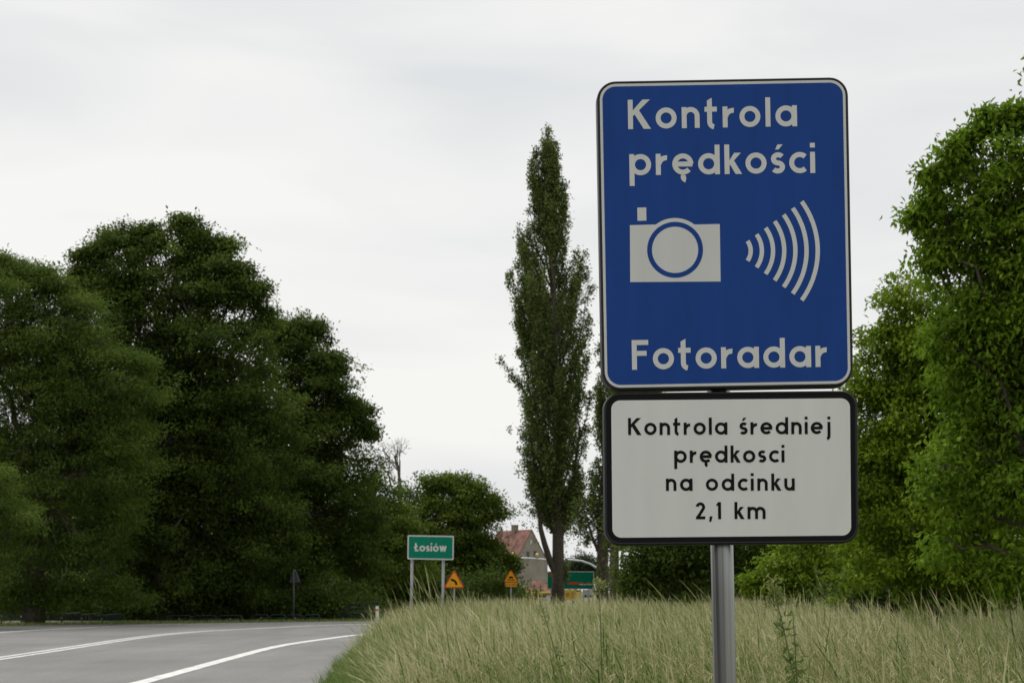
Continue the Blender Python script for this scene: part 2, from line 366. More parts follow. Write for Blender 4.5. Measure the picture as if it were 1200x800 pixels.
def tree(name, px_base, d, lobes_px, label, cat='tree', group='', leaf='maple', bark='bark', dens=2.2, n_each=34, sig=(.34, .34, .22), size=.17,
         aspect=.55, trunk_r=.28, fork=.35, seed=1, twigs=.07, inner=.45, rough=.28, droop=.35, bough=.48):
    """lobes_px: (px, py, radius px[, depth offset in radii[, vertical ratio]]) read off the photograph at distance d"""
    rs = np.random.default_rng(seed); k = d / F
    bx = (px_base - 600) * k; bz = float(ground_z(bx, d))
    root = empty(name, (bx, d, bz), label, cat, group)
    lobes = []
    for l in lobes_px:
        px, py, r = l[:3]; off = l[3] if len(l) > 3 else 0; vr = l[4] if len(l) > 4 else .9
        x, y, z = P(px, py, d); lobes.append((x - bx, off * r * k, z - bz, r*k, r*k*1.0, r*k*vr))
    C, O, T = lobe_clumps(lobes, dens, inner, rough, rs, bough)
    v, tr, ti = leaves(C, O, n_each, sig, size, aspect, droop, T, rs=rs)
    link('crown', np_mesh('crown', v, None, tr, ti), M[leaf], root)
    tb = MB()
    top = max(l[2] for l in lobes); cxm = np.mean([l[0] for l in lobes])
    hf = top * fork
    lo = np.array(lobes)
    tp = np.array([(0, 0, -.15), (.06*trunk_r, 0, hf*.33), (cxm*.08, .05, hf*.66), (cxm*.2, 0, hf), (cxm*.55, 0, hf + (top-hf)*.45), (cxm*.8, .1, hf + (top-hf)*.8)])
    tb.tube(tp, [trunk_r*1.25, trunk_r, trunk_r*.92, trunk_r*.8, trunk_r*.45, trunk_r*.12], 10)
    for l in lobes:
        c = np.array(l[:3])
        zs = np.clip(c[2]*.55, hf*.7, top*.75)
        s = np.array([np.interp(zs, tp[:, 2], tp[:, 0]), 0, zs])
        br = trunk_r * .32 * min(1.3, .6 + l[3]*.25)
        cv = curve3(s, c + [0, 0, l[5]*.4], .15*l[5], 6, .04, rs); tb.tube(cv, np.linspace(br, br*.3, 6), 6)
        near = np.where(np.linalg.norm((C - c) / (np.array(l[3:])*1.25), axis=1) < 1)[0]
        for q in rs.choice(near, max(1, int(len(near)*twigs)), replace=False) if len(near) else []:
            m_ = cv[3] if rs.random() < .5 else cv[5]
            tb.tube(curve3(m_, C[q], .05, 4, .06, rs), [br*.28, br*.2, br*.14, br*.06], 4, False)
    tb.build('trunk', M[bark], root, True)
    return root

# ---- the left-hand wood beyond the bend
G = 'trees along the far side of the bend'
tree('locust_tree', 40, 62, [(15, 385, 70), (75, 375, 42), (60, 440, 60), (130, 520, 55), (-50, 400, 90), (75, 410, 62), (125, 455, 55), (100, 480, 70), (40, 490, 90), (110, 560, 62), (60, 600, 80, -.2), (-30, 560, 90), (120, 640, 45), (40, 660, 60), (-5, 690, 34), (35, 698, 26, -.3), (70, 694, 26, -.3), (110, 694, 28), (150, 690, 26), (50, 340, 24), (5, 325, 20), (22, 316, 13, 0, .6), (46, 322, 12, 0, .6), (64, 334, 13, 0, .6), (0, 305, 11, 0, .5), (95, 362, 15, 0, .6), (160, 425, 14, 0, .6), (170, 470, 13, 0, .6)],
     'broad yellowish-green feathery tree at the left edge of the photo', 'tree', G, 'locust', dens=5.2, n_each=46, sig=(.26, .26, .11), size=.13, aspect=.34, seed=11, droop=.5, trunk_r=.33)
tree('locust_tree', -40, 54, [(0, 590, 32, 0, .6), (28, 612, 22, 0, .5), (-40, 600, 60), (2, 645, 24, 0, .6), (-45, 670, 50), (-5, 560, 22, 0, .6)],
     'bright low leafy boughs reaching in at the left edge below the feathery tree', 'tree', G, 'locust', dens=6.5, n_each=44, sig=(.2, .2, .09), size=.12, aspect=.34, seed=12, droop=.6, trunk_r=.15)
tree('maple_tree', 190, 70, [(140, 318, 42), (180, 300, 30), (228, 300, 28), (258, 325, 34), (150, 277, 17), (128, 290, 16), (108, 308, 13), (176, 280, 14), (218, 271, 14), (240, 284, 15), (258, 295, 12), (276, 322, 15), (294, 346, 13), (100, 330, 13), (308, 372, 12), (270, 360, 38), (120, 360, 50), (200, 370, 80), (150, 440, 85), (245, 440, 80), (285, 470, 60), (190, 530, 95), (270, 560, 85), (150, 610, 80), (230, 640, 85), (300, 640, 60), (180, 690, 40), (255, 695, 40)],
     'tallest dark green broad tree left of the road with rounded top', 'tree', G, 'maple', dens=4.6, n_each=44, sig=(.24, .24, .13), size=.155, seed=13, trunk_r=.42, rough=.55)
tree('maple_tree', 345, 76, [(322, 405, 28), (355, 400, 24), (378, 428, 22), (350, 383, 13), (372, 395, 12), (390, 428, 12), (318, 388, 11), (335, 392, 10), (420, 486, 13), (428, 506, 11), (400, 478, 13), (384, 456, 12), (340, 450, 48), (375, 470, 42), (345, 530, 70), (405, 505, 28), (400, 550, 45), (320, 610, 70), (390, 620, 62), (420, 650, 35), (350, 680, 45)],
     'dark tree with stepped outline right of the tallest roadside tree', 'tree', G, 'maple', dens=4.6, n_each=44, sig=(.24, .24, .13), size=.155, seed=14, trunk_r=.36, rough=.5)
tree('lime_tree', 440, 84, [(428, 572, 20), (442, 590, 26), (460, 610, 26), (440, 630, 40), (425, 660, 38), (465, 660, 40), (445, 695, 34), (418, 690, 30)],
     'small mid-green tree in the dip left of the green town sign', 'tree', G, 'lime', dens=4.6, n_each=42, sig=(.25, .25, .14), size=.16, seed=15, trunk_r=.2)
tree('lime_tree', 535, 92, [(520, 584, 24), (548, 588, 22), (508, 568, 11), (532, 566, 12), (556, 574, 11), (574, 592, 10), (495, 600, 30), (570, 600, 20), (530, 620, 42), (567, 635, 26), (500, 650, 40), (545, 665, 45), (576, 650, 18), (573, 680, 22), (500, 690, 32), (472, 650, 28), (597, 662, 9), (586, 692, 15)],
     'rounded green tree behind the green town sign, beside the house', 'tree', G, 'lime', dens=4.4, n_each=44, sig=(.26, .26, .15), size=.165, seed=16, trunk_r=.3, rough=.36)
# undergrowth below the wood, read as one mass
def mass(name, pts, leaf, dens, n_each, size, seed, kind='stuff'):
    rs = np.random.default_rng(seed); lb = []
    for px, py, r, d in pts:
        x, y, z = P(px, py, d); lb.append((x, y, max(.2, z), r*d/F, r*d/F, r*d/F*.9))
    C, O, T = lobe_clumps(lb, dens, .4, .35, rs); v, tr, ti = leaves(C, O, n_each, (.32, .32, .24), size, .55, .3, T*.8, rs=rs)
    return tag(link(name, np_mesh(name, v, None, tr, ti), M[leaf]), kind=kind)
rs_ = np.random.default_rng(5)
mass('undergrowth', [(px, 706 + rs_.uniform(-16, 8), rs_.uniform(22, 34), rs_.uniform(76, 82) + (8 if px > 400 else 0)) for px in range(-60, 620, 19)] +
     [(px, 640 + rs_.uniform(-30, 30), 48, 90) for px in range(-60, 470, 40)] + [(px, 560, 60, 92) for px in range(-60, 380, 60)] + [(px, 718 + rs_.uniform(-4, 3), rs_.uniform(12, 20), rs_.uniform(71, 76)) for px in range(-60, 440, 11)], 'maple', 2.2, 30, .2, 21)
mass('far_wood', [(px, 655 + rs_.uniform(-14, 14), 46, 125 + rs_.uniform(-4, 4)) for px in range(-220, 430, 42)] + [(px, 690, 30, 112) for px in range(-220, 590, 36)], 'maple', 1.0, 30, .32, 22)
mass('hedgerow_underwood', [(px, 690 + rs_.uniform(-8, 8), 30, 70) for px in range(790, 1500, 26)] + [(px, 686, 24, 104) for px in range(732, 830, 16)] + [(px, 640 + rs_.uniform(-16, 16), 50, 78) for px in range(800, 1500, 45)] +
     [(px, 560 + rs_.uniform(-16, 16), 55, 80) for px in range(1040, 1500, 50)] + [(px, 705 + rs_.uniform(-8, 6), 34, 31) for px in range(1020, 1400, 34)], 'maple', 2.4, 30, .19, 23)
# bare tree behind
def bare_tree():
    d = 100; rs = np.random.default_rng(8); k = d/F; bx = (470-600)*k
    root = empty('bare_tree', (bx, d, 0), 'leafless dead tree sticking out above the green trees behind the town sign', 'tree')
    tb = MB()
    def grow(p, dirv, ln, r, lev):
        q = p + dirv*ln; mid = p + dirv*ln*.5 + rs.normal(size=3)*ln*.05
        tb.tube([p, mid, q], [r, r*.8, r*.6], 5, False)
        if lev == 0: return
        for c in range(3 if lev > 1 else 4):
            nd = unit(dirv + rs.normal(size=3)*.48 + [0, 0, .12]); grow(p + dirv*ln*rs.uniform(.45, 1), nd, ln*rs.uniform(.5, .75), r*.52, lev-1)
    tb.tube([(0, 0, -.1), (.1, 0, 3), (-.1, 0, 7.8)], [.2, .16, .12], 8)
    for s in range(3): grow(np.array([-.1, 0, 6.7 + .4*s]), unit(np.array([rs.normal()*.25, rs.normal()*.2, 1.0])), 1.7, .07, 4)
    tb.build('trunk', M['bark_light'], root, True)
bare_tree()

# ---- poplars
def poplar(px, d, top_py, base_py, contour, label, seed, trunk_r, nbr, limbs=(), low=600, dens=1.0):
    rs = np.random.default_rng(seed); k = d/F; bx = (px - 600)*k; bz = float(ground_z(bx, d))
    root = empty('poplar_tree', (bx, d, bz), label, 'tree', 'tall poplars behind the meadow')
    zt = HC + (HZ - top_py)*k - bz
    cy = np.array([c[0] for c in contour]); cl_ = np.array([(c[1]-px)*k for c in contour]); cr_ = np.array([(c[2]-px)*k for c in contour])
    zc = HC + (HZ - cy)*k - bz
    o = np.argsort(zc); zc, cl_, cr_ = zc[o], cl_[o], cr_[o]
    tb = MB()
    tx = lambda z: (np.interp(z, zc, (cl_+cr_)/2) if z > zc[0] else 0) * np.clip((z - zc[0]) / max(1, zt - zc[0]), 0, 1)
    zz = np.linspace(0, zt*.97, 14)
    tb.tube([(tx(z), 0, z - .1) for z in zz], [max(.03, trunk_r*(1.15 if z == 0 else 1)*(1 - z/zt)**.75) for z in zz], 12)
    C, O, T = [], [], []
    for b in range(nbr):
        z1 = zc[0] + (zt - zc[0]) * rs.uniform(.02, 1)**.9          # tip height
        ang = rs.uniform(0, 2*pi); ca, sa = cos(ang), sin(ang)
        f = rs.uniform(.35, 1.0)**.55
        zl = np.clip(z1, zc[0], zc[-1])
        x0 = tx(zl); rl, rr = x0 - np.interp(zl, zc, cl_), np.interp(zl, zc, cr_) - x0
        rad = rr if ca > 0 else rl
        rxy = (rl + rr)/2
        tip = np.array([x0 + ca*rad*f, sa*rxy*f, z1])
        ln = rs.uniform(3.2, 6.5) * (.5 + .5*min(1, rad/2.5)); z0 = max(zc[0]*.72, z1 - ln)
        st = np.array([tx(z0), 0, z0])
        t = np.linspace(0, 1, 7)[:, None]
        pth = st*(1-t) + tip*t; pth[:, :2] = st[:2] + (tip[:2]-st[:2]) * (t**.75); pth[1:-1] += rs.normal(size=(5, 3))*.08
        tb.tube(pth, np.linspace(.075, .012, 7), 5, False)
        nc = int(ln * 9.0 * dens)
        tt = rs.uniform(.3, 1.04, nc)
        pc = np.stack([np.interp(tt, t[:, 0], pth[:, q]) for q in range(3)], -1) + rs.normal(size=(nc, 3))*[.13, .13, .16]*(1.15 - .75*tt[:, None])*1.6
        C.append(pc); O.append(unit(np.column_stack([np.full(nc, ca), np.full(nc, sa), np.full(nc, .8)]))); T.append(np.clip(rs.normal(.4 + rs.normal()*.12, .15, nc), 0, 1))
    for lp in limbs:                                                # heavy side limbs that carry their own leaves
        pts = [np.array(P(a, b_, d)) - [bx, d, bz] + [0, dy, 0] for a, b_, dy in lp['pts']]
        tb.tube(pts, np.linspace(lp['r0'], lp['r1'], len(pts)), 8, False)
        for (a, b_, r, n) in lp['leaf']:
            c = np.array(P(a, b_, d)) - [bx, d, bz]
            pc = c + rs.normal(size=(n, 3))*np.array([r[0]*k, r[0]*k, r[1]*k])
            C.append(pc); O.append(unit(rs.normal(size=(n, 3))+[0, 0, .4])); T.append(np.clip(rs.normal(.42, .15, n), 0, 1))
    C, O, T = map(np.concatenate, (C, O, T))
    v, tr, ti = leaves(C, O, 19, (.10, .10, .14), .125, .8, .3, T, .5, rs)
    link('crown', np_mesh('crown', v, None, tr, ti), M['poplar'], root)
    tb.build('trunk', M['bark'], root, True)
poplar(654, 95, 147, 700, [(147, 635, 641), (170, 621, 650), (200, 617, 660), (235, 608, 671), (270, 603, 678), (310, 594, 690), (350, 590, 699), (400, 586, 701), (440, 587, 701), (470, 590, 699), (500, 600, 697), (540, 616, 690), (575, 626, 684), (600, 636, 676)],
       'tall slender poplar left of the big blue sign', 31, .37, 165,
       limbs=[dict(pts=[(653, 674, 0), (645, 659, -.2), (638, 637, -.3), (633.5, 620, -.3), (632, 600, -.3), (628, 565, -.3), (622, 512, -.2)], r0=.22, r1=.06, leaf=[(626, 580, (7, 22), 60), (622, 535, (8, 18), 55), (618, 505, (8, 12), 30), (636, 560, (7, 16), 30)]),
              dict(pts=[(655, 640, .2), (664, 600, .3), (672, 560, .3), (680, 500, .3)], r0=.16, r1=.05, leaf=[(666, 600, (5, 14), 26), (672, 570, (7, 14), 36)]),
              dict(pts=[(655, 690, -.5), (660, 672, -.7), (662, 655, -.7)], r0=.06, r1=.02, leaf=[(662, 668, (1.6, 7), 22)])])
poplar(706, 90, 250, 700, [(250, 735, 755), (300, 722, 765), (340, 706, 775), (400, 698, 780), (480, 695, 780), (560, 690, 760), (600, 688, 740), (620, 694, 735)],
       'second poplar with drooping lower leaves, half hidden by the big blue sign', 32, .34, 110,
       limbs=[dict(pts=[(703, 650, 0), (694, 630, -.3), (688, 610, -.4), (683, 596, -.4)], r0=.10, r1=.03, leaf=[(678, 606, (7, 9), 40), (684, 625, (7, 8), 34), (690, 597, (8, 8), 36)]),
              dict(pts=[(708, 690, -.4), (712, 672, -.6), (710, 650, -.6)], r0=.06, r1=.02, leaf=[(707, 672, (2.5, 10), 26), (712, 640, (5, 14), 40)])])
poplar(720, 82, 330, 700, [(330, 740, 760), (400, 725, 785), (500, 712, 790), (580, 712, 770), (620, 714, 750)],
       'dark bare poplar trunk directly left under the white plate', 33, .26, 90)

# ---- right-hand trees
GR = 'trees bordering the right side of the meadow'
tree('walnut_tree', 1260, 16.5, [(1186, 180, 38), (1134, 228, 32), (1106, 264, 24), (1072, 254, 9), (1088, 206, 8), (1086, 236, 10), (1134, 160, 11), (1156, 144, 9), (1188, 138, 11), (1116, 184, 12), (1098, 300, 14), (1105, 400, 26), (1100, 560, 30), (1110, 640, 30), (1160, 262, 60), (1230, 200, 80), (1240, 330, 100), (1165, 350, 70), (1135, 330, 40), (1195, 450, 85), (1160, 480, 60), (1240, 560, 90), (1185, 590, 60), (1238, 56, 36), (1330, 120, 110), (1340, 300, 130), (1180, 672, 26, -.6, .7), (1215, 660, 40, -.6, .7), (1340, 500, 120), (1190, 400, 70), (1150, 420, 55), (1190, 300, 60), (1145, 535, 50)],
     'large fresh green tree with pointed drooping leaves at the right edge', 'tree', GR, 'walnut', dens=52, n_each=14, sig=(.07, .07, .045), size=.078, aspect=.46, seed=41, trunk_r=.16, twigs=.06, inner=.35, rough=.34, droop=.55, fork=.3, bough=2.2)
tree('hedge_tree', 1090, 25, [(1072, 368, 38), (1045, 408, 34), (1020, 445, 30), (1090, 430, 62), (1035, 500, 50), (1095, 520, 70), (1020, 570, 45), (1070, 610, 70), (1030, 660, 48), (1110, 380, 55), (1140, 560, 70), (1130, 660, 60), (1085, 690, 30), (1060, 430, 48), (1110, 470, 70), (1150, 430, 70), (1020, 500, 40), (1170, 640, 60), (1050, 560, 55), (1200, 560, 80), (1210, 680, 50)],
     'bushy green tree right behind the white plate, left of the large leafy tree', 'tree', GR, 'hedge', dens=26, n_each=24, sig=(.10, .10, .055), size=.088, aspect=.5, seed=42, trunk_r=.16, twigs=.04, inner=.4, droop=.5, rough=.32, bough=1.5)
tree('hedge_bush', 945, 38, [(912, 668, 28), (940, 655, 30), (975, 650, 36), (900, 692, 22), (950, 690, 34), (1000, 670, 36), (885, 685, 14), (1000, 700, 26)],
     'low light green bush behind the grass, right of the steel pole', 'bush', GR, 'hedge', dens=14, n_each=28, sig=(.13, .13, .07), size=.105, aspect=.5, seed=43, trunk_r=.09, twigs=.05, fork=.25, bough=1.2)
tree('dark_tree', 780, 62, [(757, 650, 24), (770, 610, 40), (800, 640, 42), (835, 620, 48), (860, 660, 34), (765, 685, 26), (815, 685, 28), (748, 684, 14), (880, 640, 34)],
     'dark tree mass beneath the white plate, left of the steel pole', 'tree', GR, 'maple', dens=3.2, n_each=36, sig=(.34, .34, .2), size=.18, seed=44, trunk_r=.2)
tree('dark_tree', 940, 60, [(900, 620, 40), (940, 600, 44), (985, 590, 50), (1000, 640, 50), (905, 665, 30), (960, 660, 46), (1020, 600, 40)],
     'dark tree behind the low light green bush', 'tree', GR, 'maple', dens=3.2, n_each=36, sig=(.34, .34, .2), size=.18, seed=45, trunk_r=.2)
tree('round_tree', 672, 230, [(668, 664, 8), (680, 659, 8), (691, 662, 9), (678, 672, 10), (690, 676, 10), (664, 676, 8), (702, 668, 8)],
     'distant pale tree seen between the two poplar trunks', 'tree', 'far trees beyond the junction', 'far', dens=1.2, n_each=30, sig=(.5, .5, .35), size=.34, seed=46, trunk_r=.25)

# ------------------------------------------------------------------ stroke lettering
XH = .715
def arc(cx, cy, r, a0, a1, n=28, ry=None):
    ry = ry or r
    return [(cx + r*cos(R(a0 + (a1-a0)*i/n)), cy + ry*sin(R(a0 + (a1-a0)*i/n))) for i in range(n+1)]
def glyph(ch, w):
    """strokes (centre lines) with the cap height as unit; returns (advance, [polyline or ('poly', pts)])"""
    h = w/2; ro = XH/2; rc = ro - h
    ring = lambda x=0: arc(ro + x, ro, rc, 0, 360, 40)
    acute = lambda x, y: ('poly', [(x-.06, y), (x+.05, y), (x+.20, y+.17), (x+.02, y+.17)])
    ogon = lambda x: arc(x+.085, -.075, .10, 120, 265, 12)
    if ch == 'o': return XH, [ring()]
    if ch == 'ó': return XH, [ring(), acute(ro-.04, .81)]
    if ch == 'n': return .61, [[(h, 0), (h, XH)], [(h*1.0, .38)] + arc(.305, XH-(.305-h)-h, .305-h, 180, 0, 22)[1:] + [(.61-h, 0)]]
    if ch == 'u': return .61, [[(.61-h, 0), (.61-h, XH)], [(h, XH)] + arc(.305, .305, .305-h, 180, 360, 22)]
    if ch == 'm':
        g = .25; out = [[(h, 0), (h, XH)]]
        for x in (h, h+2*(g-.03)):
            r_ = g-.03; out.append(arc(x+r_, XH-h-r_, r_, 178, 0, 18) + [(x+2*r_, 0)])
        return 4*(g-.03)+w, out
    if ch == 't': return .44, [[(.17, .93), (.17, .2)] + arc(.34, .2, .17, 190, 262, 8)[1:] , [(0, XH-h), (.42, XH-h)], ('poly', [(.17-h, .93), (.17+h, .93), (.17+h, 1.02)])]
    if ch == 'r': return .40, [[(h, 0), (h, XH)], arc(.35, .33, .35-h-.02, 172, 82, 14)]
    if ch == 'l': return w, [[(h, 0), (h, 1)]]
    if ch == 'a': return XH+.02, [ring(), [(XH+.02-h, 0), (XH+.02-h, XH)]]
    if ch == 'd': return XH+.02, [ring(), [(XH+.02-h, 0), (XH+.02-h, 1)]]
    if ch == 'p': return XH+.02, [ring(.02), [(h, -.36), (h, XH)]]
    if ch in 'eę':
        s = [[(h*.6, ro), (XH-h*.4, ro)], arc(ro, ro, rc, 0, 318, 36)]
        if ch == 'ę': s.append(ogon(ro+.02))
        return XH, s
    if ch == 'c': return .55, [arc(ro, ro, rc, 48, 312, 30)]
    if ch in 'sś':
        r1 = (XH-w)/4
        s = [arc(.235, XH-h-r1, r1, 35, 270, 20, r1)[:] , arc(.215, h+r1, r1, 90, -145, 20, r1)]
        s = [[(.235 + (p[0]-.235)*1.15, p[1]) for p in s[0]], [(.215 + (p[0]-.215)*1.2, p[1]) for p in s[1]]]
        if ch == 'ś': s.append(acute(.2, .81))
        return .45, s
    if ch == 'i': return w, [[(h, 0), (h, XH)], [(h, .86), (h, .86+w*.95)]]
    if ch == 'j': return .26, [[(.26-h, XH), (.26-h, -.12)] + arc(.26-h-.16, -.12, .16, 0, -75, 10)[1:], [(.26-h, .86), (.26-h, .86+w*.95)]]
    if ch == 'k': return .55, [[(h, 0), (h, 1)], ('poly', [(w*.9, .27), (w*.9, .43), (.33, XH), (.56, XH)]), ('poly', [(.16, .37), (.32, .46), (.59, 0), (.37, 0)])]
    if ch == 'K': return .77, [[(h, 0), (h, 1)], ('poly', [(w*.9, .42), (w*.9, .62), (.50, 1), (.76, 1)]), ('poly', [(.20, .54), (.36, .665), (.78, 0), (.53, 0)])]
    if ch == 'F': return .56, [[(h, 0), (h, 1)], [(w, 1-h), (.56, 1-h)], [(w, .55), (.50, .55)]]
    if ch == 'Ł': return .56, [[(h+.1, 0), (h+.1, 1)], [(w+.1, h), (.56, h)], [(0, .40), (.42, .66)]]
    if ch == 'w': return .86, [[(.08, XH), (.25, .02)], [(.25, .02), (.43, XH)], [(.43, XH), (.61, .02)], [(.61, .02), (.78, XH)]]
    if ch == '2': return .56, [arc(.28, .71, .28-h, 170, -28, 20) + [(h*1.3, h)], [(.02, h), (.56, h)]]
    if ch == '1': return .30, [[(.30-h, 0), (.30-h, 1)], ('poly', [(0, .80), (.30-w, 1.0), (.30-w, .80)])]
    if ch == '0': return .6, [arc(.3, .5, .3-h, 0, 360, 40, .5-h)]
    if ch == ',': return .2, [('poly', [(.05, .17), (.22, .17), (.13, -.15), (.02, -.15)])]
    return .36, []
def stroke_poly(pts, w, closed):
    p = np.array(pts, float); n = len(p)
    if closed: p = p[:-1]; n -= 1
    out = []
    for a in range(n):
        if closed: t0, t1 = p[a]-p[a-1], p[(a+1) % n]-p[a]
        else: t0 = p[a]-p[a-1] if a else p[1]-p[0]; t1 = p[a+1]-p[a] if a < n-1 else p[a]-p[a-1]
        t0 /= np.linalg.norm(t0)+1e-12; t1 /= np.linalg.norm(t1)+1e-12
        n0 = np.array([-t0[1], t0[0]]); n1 = np.array([-t1[1], t1[0]]); m = n0+n1; m /= np.linalg.norm(m)+1e-12
        s = min(1.6, 1/max(.3, m.dot(n0)))
        out.append((p[a]+m*w/2*s, p[a]-m*w/2*s))
    return out
def lettering(text, x0, x1, zb0, zb1, cap, w, y, mb, track=None):
    """writes text from x0 to x1 on a baseline from zb0 to zb1 into mb; sheet at depth y towards the viewer (-y)"""
    gl = [glyph(c, w) for c in text]; tot = sum(g[0] for g in gl)
    sp = ((x1 - x0)/cap - tot) / max(1, len(text)-1)
    x = 0; e = 0
    for adv, strokes in gl:
        for s in strokes:
            e += 1; yy = y - .00012*(e % 7)
            tr = lambda q: (x0 + (x + q[0])*cap, yy, zb0 + (zb1-zb0)*((x+q[0])*cap/(x1-x0)) + q[1]*cap)
            if isinstance(s, tuple): mb.add([tr(q) for q in s[1]], [tuple(range(len(s[1])))])
            else:
                closed = np.hypot(s[0][0]-s[-1][0], s[0][1]-s[-1][1]) < 1e-6
                sp_ = stroke_poly(s, w, closed); n = len(sp_)
                vs = [tr(q) for pr in sp_ for q in pr]
                mb.add(vs, [(2*a, 2*a+1, 2*((a+1) % n)+1, 2*((a+1) % n)) for a in range(n if closed else n-1)])
        x += adv + sp
def write(text, x0, x1, zb0, zb1, cap, w, y, m, parent):
    """one mesh per word"""
    tot = sum(glyph(c, w)[0] for c in text); sp = ((x1-x0)/cap - tot)/max(1, len(text)-1); x = 0; start = 0; t0 = 0
    words = []; cur = ''
    for c in text + ' ':
        if c == ' ':
            if cur: words.append((cur, start, x - sp))
            cur = ''; x += glyph(' ', w)[0] + sp
        else:
            if not cur: start = x
            cur += c; x += glyph(c, w)[0] + sp
    for t, a, b in words:
        f = lambda q: zb0 + (zb1-zb0)*q*cap/(x1-x0)
        mb = MB(); lettering(t, x0 + a*cap, x0 + b*cap, f(a), f(b), cap, w, y, mb); mb.build('lettering', m, parent)
def rrect(x0, x1, z0, z1, r, n=9):
    o = []
    for cx, cz, a in ((x1-r, z0+r, -90), (x1-r, z1-r, 0), (x0+r, z1-r, 90), (x0+r, z0+r, 180)):
        o += [(cx + r*cos(R(a+90*i/n)), cz + r*sin(R(a+90*i/n))) for i in range(n+1)]
    return o

# ------------------------------------------------------------------ the big speed-control sign
D = 4.44; k = D/F
lean = R(-1.3)
px0, pz0, _ = 853 + .019*30, 0, 0
base = Vector(((853-600)*k + .96*math.tan(R(1.3)), D + .045, 0.0))
sign = empty('speed_camera_sign', base, 'big blue and white two-plate sign on a steel pole in the grass', 'road sign', rot=(0, lean, 0))
def loc(px, py):
    """photo pixel on the plate plane -> x, z in the leaning sign's own axes"""
    X = (px-600)*k - base.x; Z = HC + (HZ-py)*k - base.z
    c, s = cos(-lean), sin(-lean)
    return (X*c + Z*s, -X*s + Z*c)
pb = MB()
ztop = loc(845, 105)[1]
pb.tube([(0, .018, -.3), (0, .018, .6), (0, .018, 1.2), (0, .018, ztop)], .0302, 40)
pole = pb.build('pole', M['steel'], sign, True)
for f in pole.data.polygons:
    if len(f.vertices) > 4: f.use_smooth = False
YF = -.030                                         # front face of the plates
def plate(name, cpx, cpy, wpx, hpx, rpx, roll, label):
    """an Empty-less part: plate body with a folded dark rim; child sheets carry the face. Returns (object, to-local fn)"""
    cx, cz = loc(cpx, cpy)
    mb = MB(); w, h, r = wpx*k, hpx*k, rpx*k
    o1, o2 = rrect(-w/2, w/2, -h/2, h/2, r), rrect(-w/2+.004, w/2-.004, -h/2+.004, h/2-.004, r-.004)
    o0 = rrect(-w/2+.0012, w/2-.0012, -h/2+.0012, h/2-.0012, r-.0012)
    n = len(o1)
    ob_ = rrect(-w/2-.001, w/2+.001, -h/2-.001, h/2+.001, r)
    rings = [(ob_, .028), (o1, -.010), (o0, -.0145), (o2, -.016), (rrect(-w/2+.0085, w/2-.0085, -h/2+.0085, h/2-.0085, r-.0085), -.0135)]
    vs = [(x, y, z) for o, y in rings for x, z in o]
    fs = [(a*n+q, a*n+(q+1) % n, (a+1)*n+(q+1) % n, (a+1)*n+q) for a in range(len(rings)-1) for q in range(n)]
    fs = [f[::-1] for f in fs]
    fs.append(tuple(range(4*n, 5*n)))
    fs.append(tuple(range(5*n, 6*n))[::1])
    vs += [(x, .012, z) for x, z in o2]
    fs += [(5*n+q, 5*n+(q+1) % n, (q+1) % n, q) for q in range(n)]
    mb.add(vs, fs)
    ob = mb.build(name, M['rim'], sign); tag(ob, label)
    ob.location = (cx, -.034, cz); ob.rotation_euler = (0, roll, 0)
    def tl(px, py):
        x, z = loc(px, py); x -= cx; z -= cz; c, s = cos(-roll), sin(-roll)
        return (x*c + z*s, -x*s + z*c)
    return ob, tl, w, h, r
# blue plate
bp_, tl, w, h, r = plate('blue_plate', 849.5, 274.3, 294.5, 362, 22, R(.25), 'blue plate with white camera symbol')
def face(parent, name, m, w, h, r, ins, y):
    mb = MB(); mb.sheet(rrect(-w/2+ins, w/2-ins, -h/2+ins, h/2-ins, max(.004, r-ins)), y); return mb.build(name, m, parent)
face(bp_, 'border', M['white_letter'], w, h, r, .0075, -.0150)
face(bp_, 'face', M['blue'], w, h, r, .0145, -.0156)
def word(parent, tl, text, p0, p1, cap_px, wt, m, y):
    a, b = tl(*p0), tl(*p1); write(text, a[0], b[0], a[1], b[1], cap_px*k, wt, y, m, parent)
for t_, p0, p1, c in (('Kontrola', (736, 152.2), (933.8, 148.7), 34.3), ('prędkości', (737.6, 206.2), (955, 203.4), 34.6), ('Fotoradar', (740.6, 433.4), (969.2, 430), 34.6)):
    word(bp_, tl, t_, p0, p1, c, .168, M['white_letter'], -.0162)
# camera pictogram (white body with a blue lens ring)
cx_, cy_ = 790.9, 293.2
mb = MB()
body = [(738.4, 330.9), (844.2, 330.2), (843.2, 263.0)]
a0 = math.degrees(math.asin(29.6/37.2))
body += [(cx_ + 37.2*cos(R(q)), cy_ - 37.2*sin(R(q))) for q in np.linspace(a0, 180-a0, 16)] + [(738.0, 264.4)]
mb.sheet([tl(*q) for q in body], -.0162)
mb.sheet([tl(*q) for q in ((746.9, 259.3), (757.4, 259.0), (757.1, 243.6), (746.6, 243.9))], -.0162)
camsym = mb.build('camera_symbol', M['white_letter'], bp_)
mb = MB(); st = stroke_poly(arc(0, 0, 29.9*k, 0, 360, 72), 5.6*k, True); n = len(st); cl0 = tl(cx_, cy_)
mb.add([(cl0[0]+q[0], -.0166, cl0[1]+q[1]) for pr in st for q in pr], [(2*a, 2*a+1, 2*((a+1) % n)+1, 2*((a+1) % n)) for a in range(n)])
mb.build('lens_ring', M['blue'], bp_)
mb = MB()
